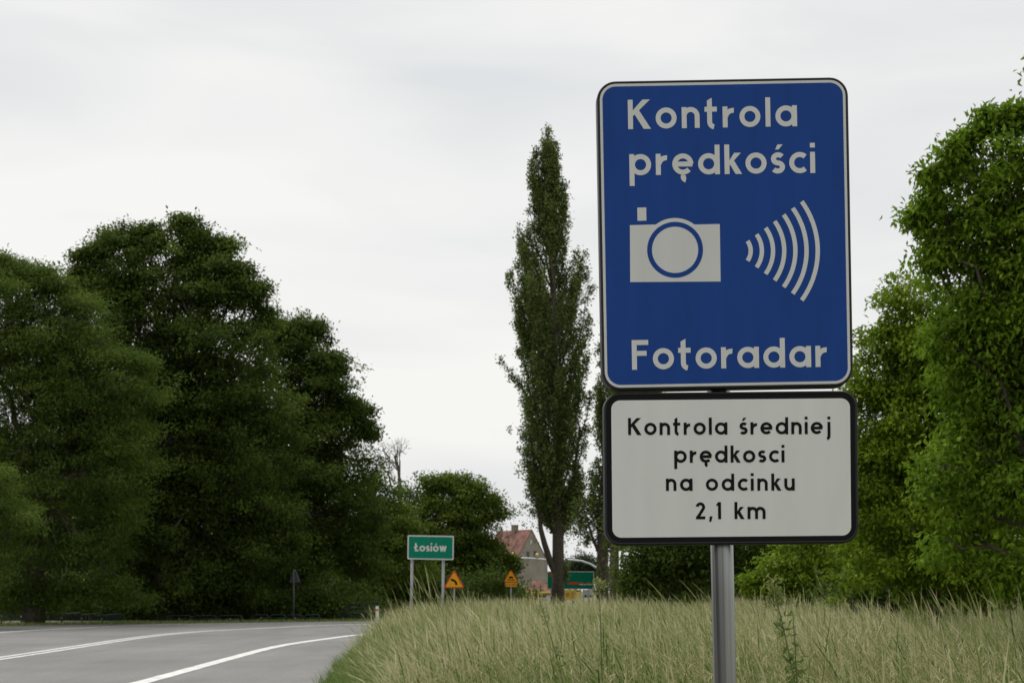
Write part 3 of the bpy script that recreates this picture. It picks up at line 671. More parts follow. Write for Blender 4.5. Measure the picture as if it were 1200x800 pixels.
for q in range(7):
    rr = 19.6 + 13.08*q; pts = [(859.8 + rr*cos(R(a)), 294.4 - 1.0*rr*sin(R(a)) - .2*q*0) for a in np.linspace(-36, 36, 26)]
    st = stroke_poly([tl(*p) for p in pts], 5.1*k, False); n = len(st)
    mb.add([(x, -.0162, z) for pr in st for x, z in pr], [(2*a, 2*a+1, 2*a+3, 2*a+2) for a in range(n-1)])
mb.build('radar_waves', M['white_letter'], bp_)
# white plate
wp, tl, w, h, r = plate('white_plate', 856.6, 548.2, 297.5, 178.5, 19.5, R(.75), 'white plate with black writing below the blue one')
face(wp, 'border', M['black'], w, h, r, .0080, -.0150)
face(wp, 'face', M['white'], w, h, r, .0200, -.0156)
for t_, p0, p1 in (('Kontrola średniej', (736, 509.8), (972.8, 508.5)), ('prędkosci', (789.9, 542.2), (919, 541.7)), ('na odcinku', (780.3, 575.0), (931, 574.6)), ('2,1 km', (815, 608.2), (896.8, 607.8))):
    word(wp, tl, t_, p0, p1, 20.0, .172, M['black'], -.0162)
for py in (140, 400, 500, 600):
    x, z = loc(845, py); br = MB(); br.box(-.075, .075, -.019, -.0125, z-.014, z+.014)
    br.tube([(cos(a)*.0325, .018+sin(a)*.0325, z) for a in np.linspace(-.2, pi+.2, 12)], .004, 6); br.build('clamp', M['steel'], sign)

# ------------------------------------------------------------------ the other road signs
def post(mb, x, z1, r=.03, y=0, z0=-.2): mb.tube([(x, y, z0), (x, y, z1)], r, 14)
# town sign
d = 43.0; kk = d/F
tx0 = (503-600)*kk
town = empty('town_name_sign', (tx0, d, float(ground_z(tx0, d))), 'green town name sign on two grey posts standing in the grass', 'road sign', rot=(0, R(.9), R(2)))
gz = town.location.z
zt = lambda py: HC + (HZ-py)*kk - gz
for px in (482, 519.5):
    mb = MB(); post(mb, (px-503)*kk - (.012 if px < 500 else .03), zt(655)+.08, .035, .05); mb.build('post', M['pole_grey'], town, True)
w, h = 54.5*kk, 28.6*kk; zc_ = zt(641.2)
mb = MB(); mb.prism([(x, z+zc_) for x, z in rrect(-w/2, w/2, -h/2, h/2, .03)], -.02, .01); pl_ = mb.build('plate', M['alu'], town)
mb = MB(); mb.sheet([(x, z+zc_) for x, z in rrect(-w/2+.004, w/2-.004, -h/2+.004, h/2-.004, .028)], -.024); mb.build('border', M['white_letter'], pl_)
mb = MB(); mb.sheet([(x, z+zc_) for x, z in rrect(-w/2+.036, w/2-.036, -h/2+.036, h/2-.036, .02)], -.028); mb.build('face', M['green'], pl_)
mb = MB(); lettering('Łosiów', -.415, .40, zc_-.10, zc_-.10, .205, .2, -.032, mb); mb.build('lettering', M['white_letter'], pl_)
# triangles
def tri(s, r, cz):
    """rounded equilateral triangle, side s, centred at height cz"""
    o = []; Rr = s/math.sqrt(3)
    for a in (-30, 90, 210):
        cx, cz2 = (Rr-2*r)*cos(R(a)), (Rr-2*r)*sin(R(a))
        o += [(cx + r*cos(R(b)), cz + cz2 + r*sin(R(b))) for b in np.linspace(a-60, a+60, 8)]
    return o
def warn(name, px, py_top, py_bot, d, label, rz=0):
    kk = d/F; x = (px-600)*kk; g = float(ground_z(x, d)); s = (py_bot-py_top)*kk/.9
    cz = HC + (HZ-py_bot)*kk - g + s*.30
    root = empty(name, (x, d, g), label, 'road sign', None, (0, 0, R(rz)))
    mb = MB(); post(mb, 0, cz+.2*s, .03, .05); mb.build('post', M['pole_grey'], root, True)
    mb = MB(); mb.prism(tri(s*1.05, .05, cz), -.015, .01); p = mb.build('plate', M['alu'], root)
    return root, p, s, cz
root, p, s, cz = warn('bend_warning_sign', 532.2, 667, 688.5, 66, 'amber triangle with curved black bend symbol right of the town sign')
mb = MB(); mb.sheet(tri(s*1.04, .05, cz), -.019); mb.build('border', M['red'], p)
mb = MB(); mb.sheet(tri(s*.86, .035, cz), -.024); mb.build('face', M['amber'], p)
mb = MB(); st = stroke_poly([(.08*s/.8, cz-.15*s)] + [(-.14*s + .25*s*cos(R(a)), cz-.14*s + .24*s*sin(R(a))) for a in np.linspace(8, 95, 14)], .105*s, False); n = len(st)
mb.add([(x, -.028, z) for pr in st for x, z in pr], [(2*a, 2*a+1, 2*a+3, 2*a+2) for a in range(n-1)])
mb.build('bend_symbol', M['black'], p)
root, p, s, cz = warn('rough_road_sign', 598.8, 666.5, 682, 82, 'small amber triangle with black car symbol and plate under it, beside the house')
mb = MB(); mb.sheet(tri(s*1.04, .05, cz), -.019); mb.build('border', M['red'], p)
mb = MB(); mb.sheet(tri(s*.86, .035, cz), -.024); mb.build('face', M['amber'], p)
mb = MB(); mb.sheet([(-.14*s, cz-.02*s), (.14*s, cz-.02*s), (.14*s, cz+.05*s), (.10*s, cz+.12*s), (-.10*s, cz+.12*s), (-.14*s, cz+.05*s)], -.028)
for q in (-1, 1): mb.sheet([(q*.11*s-.035*s, cz-.06*s), (q*.11*s+.035*s, cz-.06*s), (q*.11*s+.035*s, cz-.02*s), (q*.11*s-.035*s, cz-.02*s)], -.0283)
for q in (-.16, .12):
    st = stroke_poly([(q*s-.12*s, cz-.10*s), (q*s-.03*s, cz-.15*s), (q*s+.06*s, cz-.11*s), (q*s+.15*s, cz-.17*s)], .045*s, False)
    mb.add([(x, -.0286, z) for pr in st for x, z in pr], [(2*a, 2*a+1, 2*a+3, 2*a+2) for a in range(3)])
mb.build('car_symbol', M['black'], p)
zb = cz - .30*s
mb = MB(); mb.prism(rrect(-.40*s, .42*s, zb-.30*s, zb-.02*s, .03), -.015, .01); p2 = mb.build('distance_plate', M['alu'], root)
mb = MB(); mb.sheet(rrect(-.39*s, .41*s, zb-.29*s, zb-.03*s, .03), -.019); mb.build('face', M['amber'], p2)
write('1,0 km', -.22*s, .25*s, zb-.21*s, zb-.21*s, .11*s, .2, -.023, M['black'], p2)
for q in (-.33*s, .34*s): mb = MB(); mb.box(q-.015, q+.015, -.024, -.0235, zb-.24*s, zb-.08*s); mb.build('arrow', M['black'], p2)
# back of a triangle across the road
d = 68; kk = d/F; x = (345.3-600)*kk
root = empty('turned_away_sign', (x, d, 0), 'grey back of a triangular sign on a thin pole in front of the dark trees', 'road sign', rot=(0, 0, R(180-40)))
mb = MB(); post(mb, 0, 2.06, .030, .05); mb.build('post', M['dull_back'], root, True)
mb = MB(); mb.prism(tri(.66, .04, 1.72), -.02, .008); mb.build('plate', M['dull_back'], root)
# delineator
d = 65.5; kk = d/F; x = (442-600)*kk
root = empty('road_marker_post', (x, d, 0), 'white road marker post with red band where the grass meets the far verge', 'marker post')
o_ = lambda: [(-.055, -.05), (.055, -.05), (.06, .02), (0, .06), (-.06, .02)]
def pst(z0, z1, g=0):
    mb = MB(); q = [(a*(1+g), b*(1+g)) for a, b in o_()]; n = 5
    mb.add([(a, b, z0) for a, b in q] + [(a, b, z1 - (.02 if b > 0 and g == 0 else 0)) for a, b in q], [tuple(range(n-1, -1, -1)), tuple(range(n, 2*n))] + [(i_, (i_+1) % n, (i_+1) % n+n, i_+n) for i_ in range(n)]); return mb
pst(-.1, .62).build('post', M['plastic_white'], root)
pst(.43, .51, .06).build('reflector_band', M['red'], root)

# green direction sign with boards below
d = 104; kk = d/F; x = (668.6-600)*kk; g = float(ground_z(x, d))
root = empty('direction_sign', (x, d, g), 'large dark green direction sign behind the poplar trunk', 'road sign')
zf = lambda py: HC + (HZ-py)*kk - g
xf = lambda px: (px-668.6)*kk
for px in (646, 690): mb = MB(); post(mb, xf(px), zf(672), .05, .09); mb.build('post', M['pole_grey'], root, True)
mb = MB(); mb.prism(rrect(xf(641), xf(696.2), zf(690), zf(669), .06), -.03, .02); p = mb.build('plate', M['alu'], root)
mb = MB(); mb.sheet(rrect(xf(641)+.01, xf(696.2)-.01, zf(690)+.01, zf(669)-.01, .06), -.036); mb.build('border', M['white_letter'], p)
mb = MB(); mb.sheet(rrect(xf(641)+.04, xf(696.2)-.04, zf(690)+.04, zf(669)-.04, .04), -.042); mb.build('face', M['dgreen'], p)
mb = MB()
mb.sheet([(xf(664), zf(683.3)), (xf(668), zf(684.4)), (xf(676.5), zf(684.6)), (xf(678), zf(683.3)), (xf(676.5), zf(681.6)), (xf(668), zf(681.8))], -.048)
mb.build('arrow_plate', M['red'], p); mb = MB(); mb.sheet(rrect(xf(644.5), xf(648), zf(675), zf(671.5), .03), -.048); mb.build('route_plate', M['red'], p)
for a, b in ((678.5, 684), (687.5, 692)): mb = MB(); mb.sheet(rrect(xf(a), xf(b), zf(683.6), zf(682.1), .02), -.048); mb.build('route_plate', M['red'], p)
for a, b in ((678.5, 683.5), (684.2, 686.8), (688, 694.5)): mb = MB(); mb.sheet(rrect(xf(a), xf(b), zf(684.9), zf(683.9), .01), -.050); mb.build('town_name', M['white_letter'], p)
def board(name, px0, px1, py0, py1, d, m, label, cat, marks, mm):
    kk = d/F; xc = ((px0+px1)/2-600)*kk; g = float(ground_z(xc, d)); root = empty(name, (xc, d, g), label, cat)
    zf = lambda py: HC + (HZ-py)*kk - g
    hw = (px1-px0)/2*kk
    for q in (-.8, .8): mb = MB(); post(mb, q*hw, zf(py0)-.05, .035, .06); mb.build('post', M['pole_grey'], root, True)
    mb = MB(); mb.prism(rrect(-hw, hw, zf(py1), zf(py0), .03), -.02, .015); p = mb.build('panel', m, root, bevel=.004)
    mb = MB()
    for pts in marks: mb.sheet([((a-(px0+px1)/2)*kk, zf(b)) for a, b in pts], -.026 - .0007*len(mb.f))
    mb.build('markings', mm, p)
board('notice_board', 661, 674.5, 690.3, 703, 101, M['yellow'], 'deep yellow board at the foot of the green direction sign', 'board',
      [[(663, 699), (667, 699), (667, 694), (663, 694)], [(670, 701), (673, 701), (673, 693.5), (671.5, 692.5), (670, 694)], [(668.6, 703), (669, 703), (669, 690.5), (668.6, 690.5)]], mat('ochre_print', (.50, .25, .03), .6))
board('notice_board', 675.2, 681.8, 690.5, 702, 102, mat('pale_yellow_paint', (.74, .60, .22), .6, 0, .1, 3), 'pale yellow board between the deep yellow and the grey boards', 'board',
      [[(675.6, 692.8), (680, 692.2), (681, 691.2), (676, 691.2)], [(679, 695), (680.8, 694.2), (680.8, 693.4), (679.5, 694)]], M['black'])
board('picture_board', 682.6, 696, 690.5, 700, 102, mat('grey_white_board', (.42, .44, .47), .5, 0, .1, 2), 'pale grey board with dark shapes right of the yellow boards', 'board',
      [[(683.5, 699), (688.5, 699), (688, 697.2), (686.5, 697), (686, 695.4), (685.5, 697)], [(690, 699), (695.5, 699), (695, 697.4), (693, 696.4), (692.2, 697.6), (690.6, 697)], [(688.9, 700), (689.4, 700), (689.4, 690.6), (688.9, 690.6)]], M['black'])
# small pale sign right of the poplars
d = 88; kk = d/F; x = (725.5-600)*kk
root = empty('small_pale_sign', (x, d, 0), 'small pale sign plate on a post to the right of the poplar trunks', 'road sign')
mb = MB(); post(mb, 0, 1.75, .03, .04); mb.build('post', M['pole_grey'], root, True)
z = lambda py: HC + (HZ-py)*kk
mb = MB(); mb.prism([((a-725.5)*kk, z(b)) for a, b in ((722, 690.2), (727.5, 690.2), (729.8, 680), (721.5, 679.4))], -.02, .01); mb.build('plate', M['offwhite'], root)

# lamp arm over the road
d = 118; kk = d/F; xm = (709-600)*kk; g = float(ground_z(xm, d))
root = empty('overhead_arm', (xm, d, g), 'curved pale steel mast arm with two amber lamps reaching in front of the house', 'signal mast')
q = lambda px, py: ((px-709)*kk, 0, HC + (HZ-py)*kk - g)
pts = [q(709, 700), q(708.5, 685), q(706, 672), q(700, 665.5), q(692, 660.5), q(682, 657), q(670, 655.6), q(655, 656), q(640, 655.3), q(620, 653.8), q(597, 652.6)]
pts[0] = (0, 0, -.2)
mb = MB(); mb.tube(pts, [.10, .10, .09, .08, .072, .068, .064, .06, .056, .052, .048], 12); mb.build('arm', mat('pale_galvanised', (.55, .57, .62), .4, .5, .1, 3), root, True)
for px in (601, 629.3):
    a = q(px, 652.8 if px < 610 else 654); mb = MB()
    mb.tube([(a[0], 0, a[2]+.05), (a[0], 0, a[2]+.13), (a[0], 0, a[2]+.16), (a[0], 0, a[2]+.30), (a[0], 0, a[2]+.37)], [.05, .05, .11, .11, .05], 12)
    mb.build('lamp', M['lamp'], root, True)

# ------------------------------------------------------------------ house and kiosk
d = 300; kk = d/F; g = -1.2
ax = np.array([.84, .54]); dp = np.array([-.54, .84])         # gable direction, ridge direction
apx = np.array([(623-600)*kk, d])
Wd = 3.4; zA = HC + (HZ-621)*kk - g; zE = HC + (HZ-658)*kk - g
root = empty('gabled_house', (apx[0], apx[1], g), 'grey rendered house with steep red tiled roof beyond the trees', 'house', rot=(0, 0, math.atan2(ax[1], ax[0])))
Ln = 11
mb = MB(); mb.add([(-Wd, 0, 0), (Wd, 0, 0), (Wd, 0, zE), (0, 0, zA-.05), (-Wd, 0, zE), (-Wd, Ln, 0), (Wd, Ln, 0), (Wd, Ln, zE), (0, Ln, zA-.05), (-Wd, Ln, zE)],
                [(0, 1, 2, 3, 4), (9, 8, 7, 6, 5), (0, 4, 9, 5), (1, 6, 7, 2)]); mb.build('wall', M['concrete'], root)
sl = (zA-zE)/Wd; ov = .25
mb = MB()
for sgn in (-1, 1):
    e = sgn*(Wd+ov); ze = zA - sl*(Wd+ov)
    vs = [(0, -.12, zA), (e, -.12, ze), (e, Ln+.12, ze), (0, Ln+.12, zA)]; vs += [(a, b, c+.16) for a, b, c in vs]
    mb.add(vs, [(0, 1, 2, 3), (7, 6, 5, 4), (0, 4, 5, 1), (1, 5, 6, 2), (2, 6, 7, 3)] if sgn > 0 else [(3, 2, 1, 0), (4, 5, 6, 7), (1, 5, 4, 0), (2, 6, 5, 1), (3, 7, 6, 2)])
roof = mb.build('roof', M['tile'], root)
mb = MB(); mb.box(-.45, .45, 5.0, 5.9, zA-.8, zA+1.0); mb.box(-.53, .53, 4.92, 5.98, zA+1.0, zA+1.12); mb.build('chimney', M['brick'], roof)
def win(x, z, w, h, m):
    mb = MB(); mb.box(x-w/2-.07, x+w/2+.07, -.05, .05, z-h/2-.09, z-h/2); mb.box(x-w/2-.07, x+w/2+.07, -.04, .05, z+h/2, z+h/2+.07)
    mb.box(x-w/2-.07, x-w/2, -.04, .05, z-h/2, z+h/2); mb.box(x+w/2, x+w/2+.07, -.04, .05, z-h/2, z+h/2); mb.box(x-.025, x+.025, -.035, .03, z-h/2, z+h/2)
    fr = mb.build('window', M['concrete'], root); mb = MB(); mb.box(x-w/2, x+w/2, -.02, .03, z-h/2, z+h/2); mb.build('pane', m, fr)
zz = lambda py: HC + (HZ-py)*kk - g
win(-.12, zz(635), .36, .85, M['curtain']); win(-.80, zz(649), .60, .95, M['glass']); win(.70, zz(648.4), .60, .95, M['glass'])
# kiosk
d = 190; kk = d/F; g = float(ground_z(3, d)); xc = (631-600)*kk
root = empty('roadside_kiosk', (xc, d, g), 'small yellow kiosk with red hipped roof in front of the house', 'kiosk')
xf = lambda px: (px-631)*kk
zf = lambda py: HC + (HZ-py)*kk - g
x0, x1, ze, za = xf(613), xf(650), zf(691.5), zf(680)
mb = MB(); xa, xb = xf(625), xf(634); dp_ = 3.4
mb.add([(x0, 0, ze), (x1, 0, ze), (x1, dp_, ze), (x0, dp_, ze), (xa, dp_*.45, za), (xb, dp_*.45, za)], [(0, 1, 5, 4), (1, 2, 5), (2, 3, 4, 5), (3, 0, 4), (3, 2, 1, 0)]); mb.build('roof', M['tile'], root)
mb = MB(); mb.box(x0+.05, x1-.05, .05, dp_-.05, ze-.30, ze-.004); mb.build('fascia', M['yellow'], root)
mb = MB(); mb.box(x0+.35, x1-.35, .9, dp_-.3, 0, ze-.31); mb.build('wall', M['cream'], root)
for px in (616.5, 625.5, 633.5, 647): mb = MB(); mb.box(xf(px)-.09, xf(px)+.09, .12, .30, -.1, ze-.302); mb.build('column', M['yellow'], root)
mb = MB(); mb.box(xf(636), xf(645.5), .6, .89, .9, ze-.45); mb.build('serving_hatch', M['offwhite'], root)
mb = MB(); a = [(xf(609), -.3, zf(696.5)), (xf(618), -.3, zf(697.3)), (xf(615), 1.0, zf(694.2)), (xf(611), 1.0, zf(694.2))]
mb.add(a + [(p_[0], p_[1], p_[2]-.05) for p_ in a], [(0, 1, 2, 3), (7, 6, 5, 4), (0, 4, 5, 1), (1, 5, 6, 2), (2, 6, 7, 3), (3, 7, 4, 0)]); mb.build('awning', M['awning'], root)

# ------------------------------------------------------------------ railings under the wood
d = 65.5; kk = d/F
root = empty('low_fence', P(-5, 728, d)[:2] + (0,), 'low dark green panel fence with pale clips below the leftmost trees', 'fence')
ox = root.location.x
for q in range(7):
    xa = (-22 + 23.6*q + 600*0 - 600)*kk - ox; xb = xa + 23.2*kk; zt_ = HC + (HZ - (716.2 + .75*q))*kk
    mb = MB(); mb.prism([(xa+.03, .06), (xb-.03, .06), (xb-.03, zt_+.05), (xa+.03, zt_)], -.015, .015)
    for u in np.linspace(xa+.06, xb-.06, 7): mb.box(u-.01, u+.01, -.03, -.0152, .1, zt_-.03)
    mb.tube([(xa, 0, zt_+.01), (xb-.02, 0, zt_+.065)], .016, 6); mb.build('panel', M['fence'], root)
    mb = MB(); mb.box(xa-.025, xa+.025, -.03, .03, -.1, zt_+.02); pst_ = mb.build('post', M['fence'], root)
    mb = MB(); mb.box(xa-.03, xa+.03, -.045, -.031, zt_-.17, zt_-.11); mb.build('clip', M['cap'], pst_)
def railing(px0, px1, py, d, n, label):
    kk = d/F; root = empty('hoop_railing', ((px0-600)*kk, d, 0), label, 'railing', 'hoop railings below the trees'); w = (px1-px0)*kk/n; zt = HC + (HZ-py)*kk
    for q in range(n):
        mb = MB(); x = q*w; r = .05
        mb.tube([(x+.02, 0, -.1), (x+.02, 0, zt-.12), (x+.05, 0, zt-.03), (x+.12, 0, zt), (x+w-.14, 0, zt+.01), (x+w-.07, 0, zt-.02), (x+w-.04, 0, zt-.12), (x+w-.04, 0, -.1)], .022, 8)
        mb.tube([(x+.02, 0, zt*.5), (x+w-.04, 0, zt*.5)], .015, 6)
        h_ = mb.build('hoop', M['fence'], root, True)
        if q % 2 == 0: mb = MB(); mb.box(x+w*.5-.02, x+w*.5+.02, -.035, -.02, zt-.15, zt-.10); mb.build('clip', M['cap'], h_)
railing(195, 285, 721, 67, 3, 'hoop railing of three bays below the tallest tree')
railing(296, 376, 720, 68.5, 4, 'hoop railing of four bays beside the turned-away triangular sign')
d = 70; kk = d/F
root = empty('mesh_fence', ((395-600)*kk, d, 0), 'low dark mesh fence with sagging top left of the marker post', 'fence')
mb = MB(); xs = np.linspace(0, 48*kk, 13); zs = [.25 + (.50)*sin(min(1, q_/.45)*pi/2) for q_ in np.linspace(0, 1, 13)]
for a, b in zip(xs, zs): mb.tube([(a, 0, -.1), (a, 0, b)], .012, 5)
for f in (.2, .45, .7, 1): mb.tube([(a, 0, b*f) for a, b in zip(xs, zs)], .010, 5)
mb.build('mesh', M['fence'], root)
mb = MB(); post(mb, xs[-1]+.04, .85, .03, 0); mb.build('post', M['fence'], root)

# ------------------------------------------------------------------ meadow
V, Q, TT = [], [], []; off = [0]
def strips(basep, h, lean, yaw, w, t0, t1, nseg, prof, tintf, droop=.25, rs=rng, crook=None):
    """ribbons that follow bent stalks: basep (n,3), h (n), lean (n,2) horizontal tip offset, width w (n)"""
    n = len(basep); t = np.linspace(t0, t1, nseg+1)
    tt = t[None, :, None]
    hor = lean[:, None, :] * (tt**2.1)
    z = h[:, None]*(t[None] - droop*np.hypot(lean[:, 0], lean[:, 1])[:, None]/np.maximum(h[:, None], .05)*t[None]**3.2*.9)
    c = np.concatenate([basep[:, None, :2] + hor, (basep[:, 2:3] + z)[..., None]], -1)
    side = np.stack([np.cos(yaw), np.sin(yaw), np.zeros(n)], -1)[:, None, :]
    ww = (w[:, None] * prof[None])[..., None] * .5
    v = np.stack([c - side*ww, c + side*ww], 2).reshape(-1, 3)
    m = nseg + 1
    k = (np.arange(n)[:, None]*m + np.arange(nseg)[None])*2
    q = np.stack([k, k+1, k+3, k+2], -1).reshape(-1, 4)
    V.append(v); Q.append(q + off[0]); off[0] += len(v)
    TT.append(np.clip(.2 + .8*tintf(n, nseg), 0, 1).ravel())
def scatter(d0, d1, dens, xmax, rs, inset=0.0, extra=0):
    n = int(dens * (d1-d0) * (xmax(d1) + 5)); d = rs.uniform(d0, d1, n); x = rs.uniform(-4.2, xmax(d1), n)
    k = (x > field_edge(d) + inset) & (x < xmax(d)) & (d < field_far(np.clip(x, -3.5, 20)) - .4 - inset*.5)
    return x[k], d[k]
def meadow(d0, d1, dens, lod, rs, wmul):
    xm = lambda d: .335*d + 1.6
    # flowering stalks
    x, d = scatter(d0, d1, dens, xm, rs, .35); n = len(x)
    patch = np.sin(x*1.3+.7*d) * np.sin(d*.9-.4*x+2) + .6*np.sin(x*.5-d*.33)
    kp = rs.random(n) < .55 + .38*patch; x, d, patch = x[kp], d[kp], patch[kp]; n = len(x)
    edge = sm(.0, 1.15, x - field_edge(d) - .22 + .26*np.sin(d*1.9)*np.sin(d*.77+1) + rs.normal(size=n)*.16)
    b = np.column_stack([x, d, ground_z(x, d) - .02])
    h = (.74 + .07*patch + rs.normal(size=n)*.12) * (.62 + .38*edge) + .05*(rs.random(n) < .1)
    h = np.where(rs.random(n) < .012*sm(7, 12, d), h*rs.uniform(1.1, 1.32, n), h)
    ang = rs.normal(pi*.97, 1.0, n); ml = np.abs(rs.normal(.27, .19, n))*h; ml = np.where(rs.random(n) < .12, ml + .35*h, ml)
    lean = np.stack([np.cos(ang)*ml, np.sin(ang)*ml], -1)
    yaw = rs.uniform(0, pi, n); yawf = rs.normal(0, .5, n)
    dry = np.clip(rs.normal(.50, .24, n) + .12*patch, 0, 1); dry = np.where(rs.random(n) < .07, -.75, dry)
    ns = 6 if lod == 0 else (4 if lod == 1 else 3)
    strips(b, h, lean, yawf, rs.uniform(.0018, .0030, n)*wmul, 0, .9, ns, np.linspace(1.1, .7, ns+1),
           lambda a, s: (np.linspace(.04, .46, s)[None] + (dry-.50)[:, None]*.8 + rs.normal(size=(a, s))*.03))
    nh = 5 if lod == 0 else (3 if lod == 1 else 2)
    pr = np.interp(np.linspace(0, 1, nh+1), [0, .25, .6, 1], [.35, 1, .85, .08])
    kind = rs.random(n); hw = np.where(kind < .55, rs.uniform(.003, .006, n), rs.uniform(.005, .010, n)); hl = np.where(kind < .55, .86, .80)
    for cross in ((0,) if lod else (0, 1.45)):
        for lo_, msk in ((.90, kind < .55), (.86, kind >= .55)):
            if msk.sum() == 0: continue
            strips(b[msk], h[msk], lean[msk], yawf[msk]+cross, hw[msk]*(wmul*.8+.2), lo_, 1.09, nh, pr,
                   lambda a, s: (.50 + .55*dry[msk])[:, None] + rs.normal(size=(a, s))*.07)
    # side spikelets on near open panicles
    if lod == 0:
        for rep in range(9):
            msk = np.where(rs.random(n) < .34)[0]; tpos = rs.uniform(.80, 1.02, len(msk))
            lb = np.column_stack([b[msk, :2] + lean[msk]*(tpos**2.1)[:, None], b[msk, 2] + h[msk]*(tpos - .25*np.hypot(*lean[msk].T)/h[msk]*tpos**3.2*.9)])
            a2 = rs.uniform(0, 2*pi, len(msk)); l2 = rs.uniform(.02, .05, len(msk))
            strips(lb, rs.uniform(.015, .05, len(msk)), np.stack([np.cos(a2)*l2, np.sin(a2)*l2], -1), rs.uniform(0, pi, len(msk)), rs.uniform(.0035, .008, len(msk)), 0, 1, 2, np.array([.3, 1, .2]),
                   lambda a, s: (.60 + .45*dry[msk])[:, None] + rs.normal(size=(a, s))*.05)
    # blades
    for rep in range(3 if lod == 0 else 2):
        x, d = scatter(d0, d1, dens*.85, xm, rs, .08); n = len(x)
        edge = sm(.15, 1.3, x - field_edge(d))
        b = np.column_stack([x, d, ground_z(x, d) - .02])
        h = rs.uniform(.34, .78, n) * (.42 + .58*edge); ang = rs.uniform(0, 2*pi, n); ml = rs.uniform(.15, .6, n)*h
        lean = np.stack([np.cos(ang)*ml - .12*h, np.sin(ang)*ml], -1)
        g_ = np.clip(rs.normal(.17, .16, n), 0, .7) + .10*np.clip(np.sin(x*1.1+d*.6), -1, 1) - .04
        nb = 5 if lod == 0 else 3
        strips(b, h, lean, rs.uniform(0, pi, n), rs.uniform(.003, .0062, n)*wmul, 0, 1.05, nb, np.interp(np.linspace(0, 1, nb+1), [0, .4, 1], [.8, 1, .08]),
               lambda a, s: g_[:, None] + np.linspace(-.05, .14, s)[None] + rs.normal(size=(a, s))*.02, droop=.45)
rg = np.random.default_rng(99)
meadow(2.6, 5.2, 120, 1, rg, 1.0)
meadow(5.2, 12, 560, 0, rg, .9)
meadow(12, 24, 400, 1, rg, 1.0)
meadow(24, 60, 190, 2, rg, 1.6)
# lush short green fringe beside the asphalt
d = rg.uniform(8, 50, 18000); x = field_edge(d) + np.abs(rg.normal(0, .45, len(d))) + .08 + .16*np.sin(d*1.7)*np.sin(d*.61+1) + .07*np.sin(d*4.9); n = len(d)
h = rg.uniform(.10, .46, n)*(.6 + .8*np.clip((x-field_edge(d))/.6, 0, 1)); a = rg.uniform(0, 2*pi, n)
strips(np.column_stack([x, d, ground_z(x, d)-.01]), h, np.stack([np.cos(a)*h*.5, np.sin(a)*h*.4], -1), rg.uniform(0, pi, n), rg.uniform(.004, .008, n), 0, 1, 3, np.array([.9, 1, .7, .1]),
       lambda a_, s: np.clip(rg.normal(.47, .18, (a_, 1)), 0, .95) + np.zeros((a_, s)))
# long arching stalks at the left end of the meadow, around the town sign
for (dd0, dd1, nn, pxa, pxb, pyt) in ((15, 26, 40, 455, 560, 697), (15, 24, 12, 475, 515, 678), (9, 16, 16, 900, 1195, 703), (8, 13, 14, 1040, 1200, 696), (10, 18, 20, 700, 850, 699), (9, 14, 20, 985, 1190, 710)):
    d = rg.uniform(dd0, dd1, nn); pxx = rg.uniform(pxa, pxb, nn); zt2 = HC + (HZ - (pyt + rg.normal(0, 7, nn)))*d/F; x = (pxx-600)/F*d
    b = np.column_stack([x, d, ground_z(x, d)]); h = (zt2 - b[:, 2])*1.04; ml = rg.uniform(.15, .55, nn); an = rg.normal(pi, .5, nn)
    b[:, 0] += ml*.8; lean = np.stack([np.cos(an)*ml, np.sin(an)*ml*.5], -1); ys = rg.normal(0, .3, nn)
    strips(b, h, lean, ys, rg.uniform(.0022, .0036, nn), 0, .92, 7, np.linspace(1.1, .6, 8), lambda a_, s: np.linspace(.18, .58, s)[None] + rg.normal(size=(a_, 1))*.08 + np.zeros((a_, s)))
    for cr in (0, 1.5): strips(b, h, lean, ys+cr, rg.uniform(.006, .011, nn), .86, 1.06, 6, np.array([.3, .9, .7, 1, .6, .5, .08]), lambda a_, s: .68 + rg.normal(size=(a_, 1))*.14 + rg.normal(size=(a_, s))*.06)
tag(link('meadow_grass', np_mesh('meadow_grass', np.concatenate(V), np.concatenate(Q), None, np.concatenate(TT)), M['grass']), kind='stuff')
# verge of dry short grass beyond the road
V, Q, TT, off[0] = [], [], [], 0
pth = resamp(left_edge, 400); pth = pth[(pth[:, 1] > 40) & (pth[:, 0] < 2)]
idx = rg.integers(0, len(pth), 9000); nrm = np.array([-.55, .83]); o2 = rg.uniform(.02, 2.2, 9000)
xy = pth[idx] + nrm*o2[:, None] + rg.normal(size=(9000, 2))*.05
h = rg.uniform(.05, .16, 9000); a = rg.uniform(0, 2*pi, 9000)
strips(np.column_stack([xy, np.full(9000, -.015)]), h, np.stack([np.cos(a)*h*.5, np.sin(a)*h*.5], -1), rg.uniform(0, pi, 9000), rg.uniform(.012, .03, 9000), 0, 1, 2, np.array([1, .9, .2]),
       lambda a_, s: np.clip(rg.normal(.52, .13, (a_, 1)), 0, 1) + np.zeros((a_, s)))
tag(link('verge_grass', np_mesh('verge_grass', np.concatenate(V), np.concatenate(Q), None, np.concatenate(TT)), M['grass']), kind='stuff')

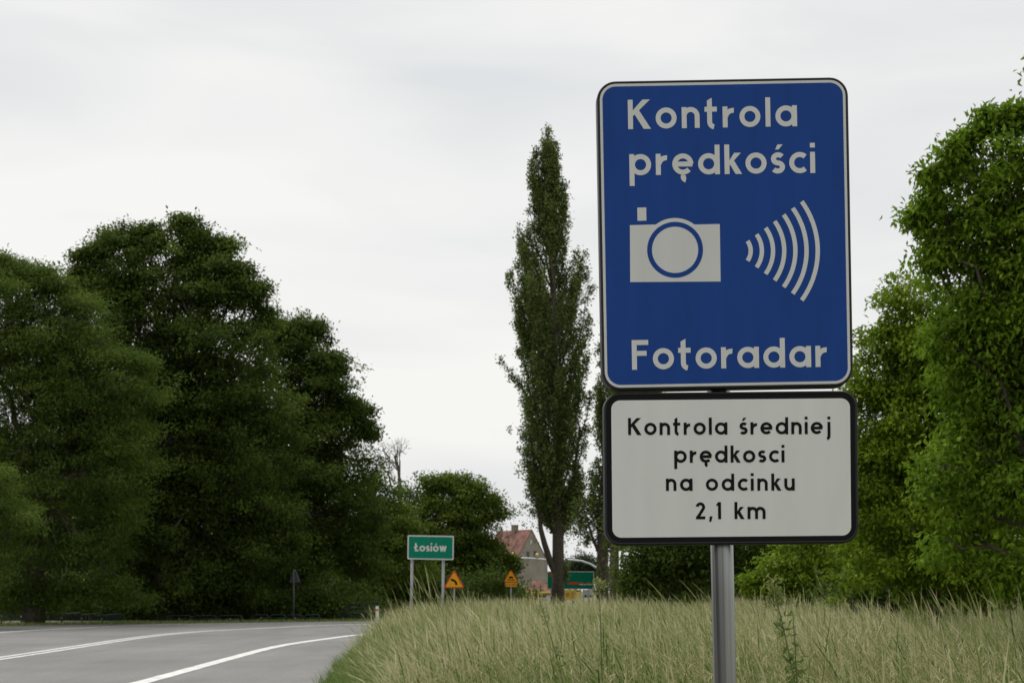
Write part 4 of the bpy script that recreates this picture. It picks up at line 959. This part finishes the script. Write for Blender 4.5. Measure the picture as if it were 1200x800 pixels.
# ------------------------------------------------------------------ tall weeds standing out of the grass
M['weed'] = leafmat('leaf_weed', [(0.054, 0.096, 0.021), (0.099, 0.16, 0.036), (0.252, 0.272, 0.09)], .3)
def weed(px, py, d, lean, n_l, ls, label, seed, head=True):
    rs = np.random.default_rng(seed); kk = d/F; x = (px-600)*kk; g = float(ground_z(x, d)); H = HC + (HZ-py)*kk - g
    root = empty('tall_weed', (x - lean, d, g), label, 'weed', 'tall weeds in the meadow')
    t = np.linspace(0, 1, 9); pts = np.column_stack([lean*t**1.6, .02*np.sin(t*5), H*t]); mb = MB(); mb.tube(pts, np.linspace(.006, .0025, 9), 6)
    mb.build('stem', mat('weed_stem', (.10, .13, .04), .6), root, True)
    tl_ = rs.uniform(.42, .98, n_l); C = np.stack([np.interp(tl_, t, pts[:, q]) for q in range(3)], -1); an = rs.uniform(0, 2*pi, n_l)
    O = np.column_stack([np.cos(an), np.sin(an), np.full(n_l, .25)])
    v, tr, ti = leaves(C, O, 3, (.014, .014, .02), ls, .30, .15, np.clip(.2 + .5*tl_ + rs.normal(size=n_l)*.1, 0, 1), .5, rs)
    if head:
        nh = 26; C2 = np.array([lean, 0, H]) + rs.normal(size=(nh, 3))*[.018, .018, .03]
        v2, tr2, ti2 = leaves(C2, unit(rs.normal(size=(nh, 3))+[0, 0, .6]), 4, (.01, .01, .014), .024, .45, 0, np.full(nh, .95), .3, rs)
        tr = np.concatenate([tr, tr2 + len(v)]); v = np.concatenate([v, v2]); ti = np.concatenate([ti, ti2])
    link('leaves', np_mesh('leaves', v, None, tr, ti), M['weed'], root)
weed(905, 686, 7.6, -.20, 40, .042, 'dark leaning weed with crowded leaves just right of the steel pole', 1)
weed(928, 716, 7.2, -.05, 24, .040, 'shorter dark weed beside the leaning one right of the steel pole', 2, False)
weed(702, 690, 9.0, -.03, 12, .030, 'thin straight yellowish weed in front of the second poplar trunk', 3)
weed(632, 703, 10.5, -.24, 16, .034, 'slim dark weed leaning in the grass below the house', 4, False)
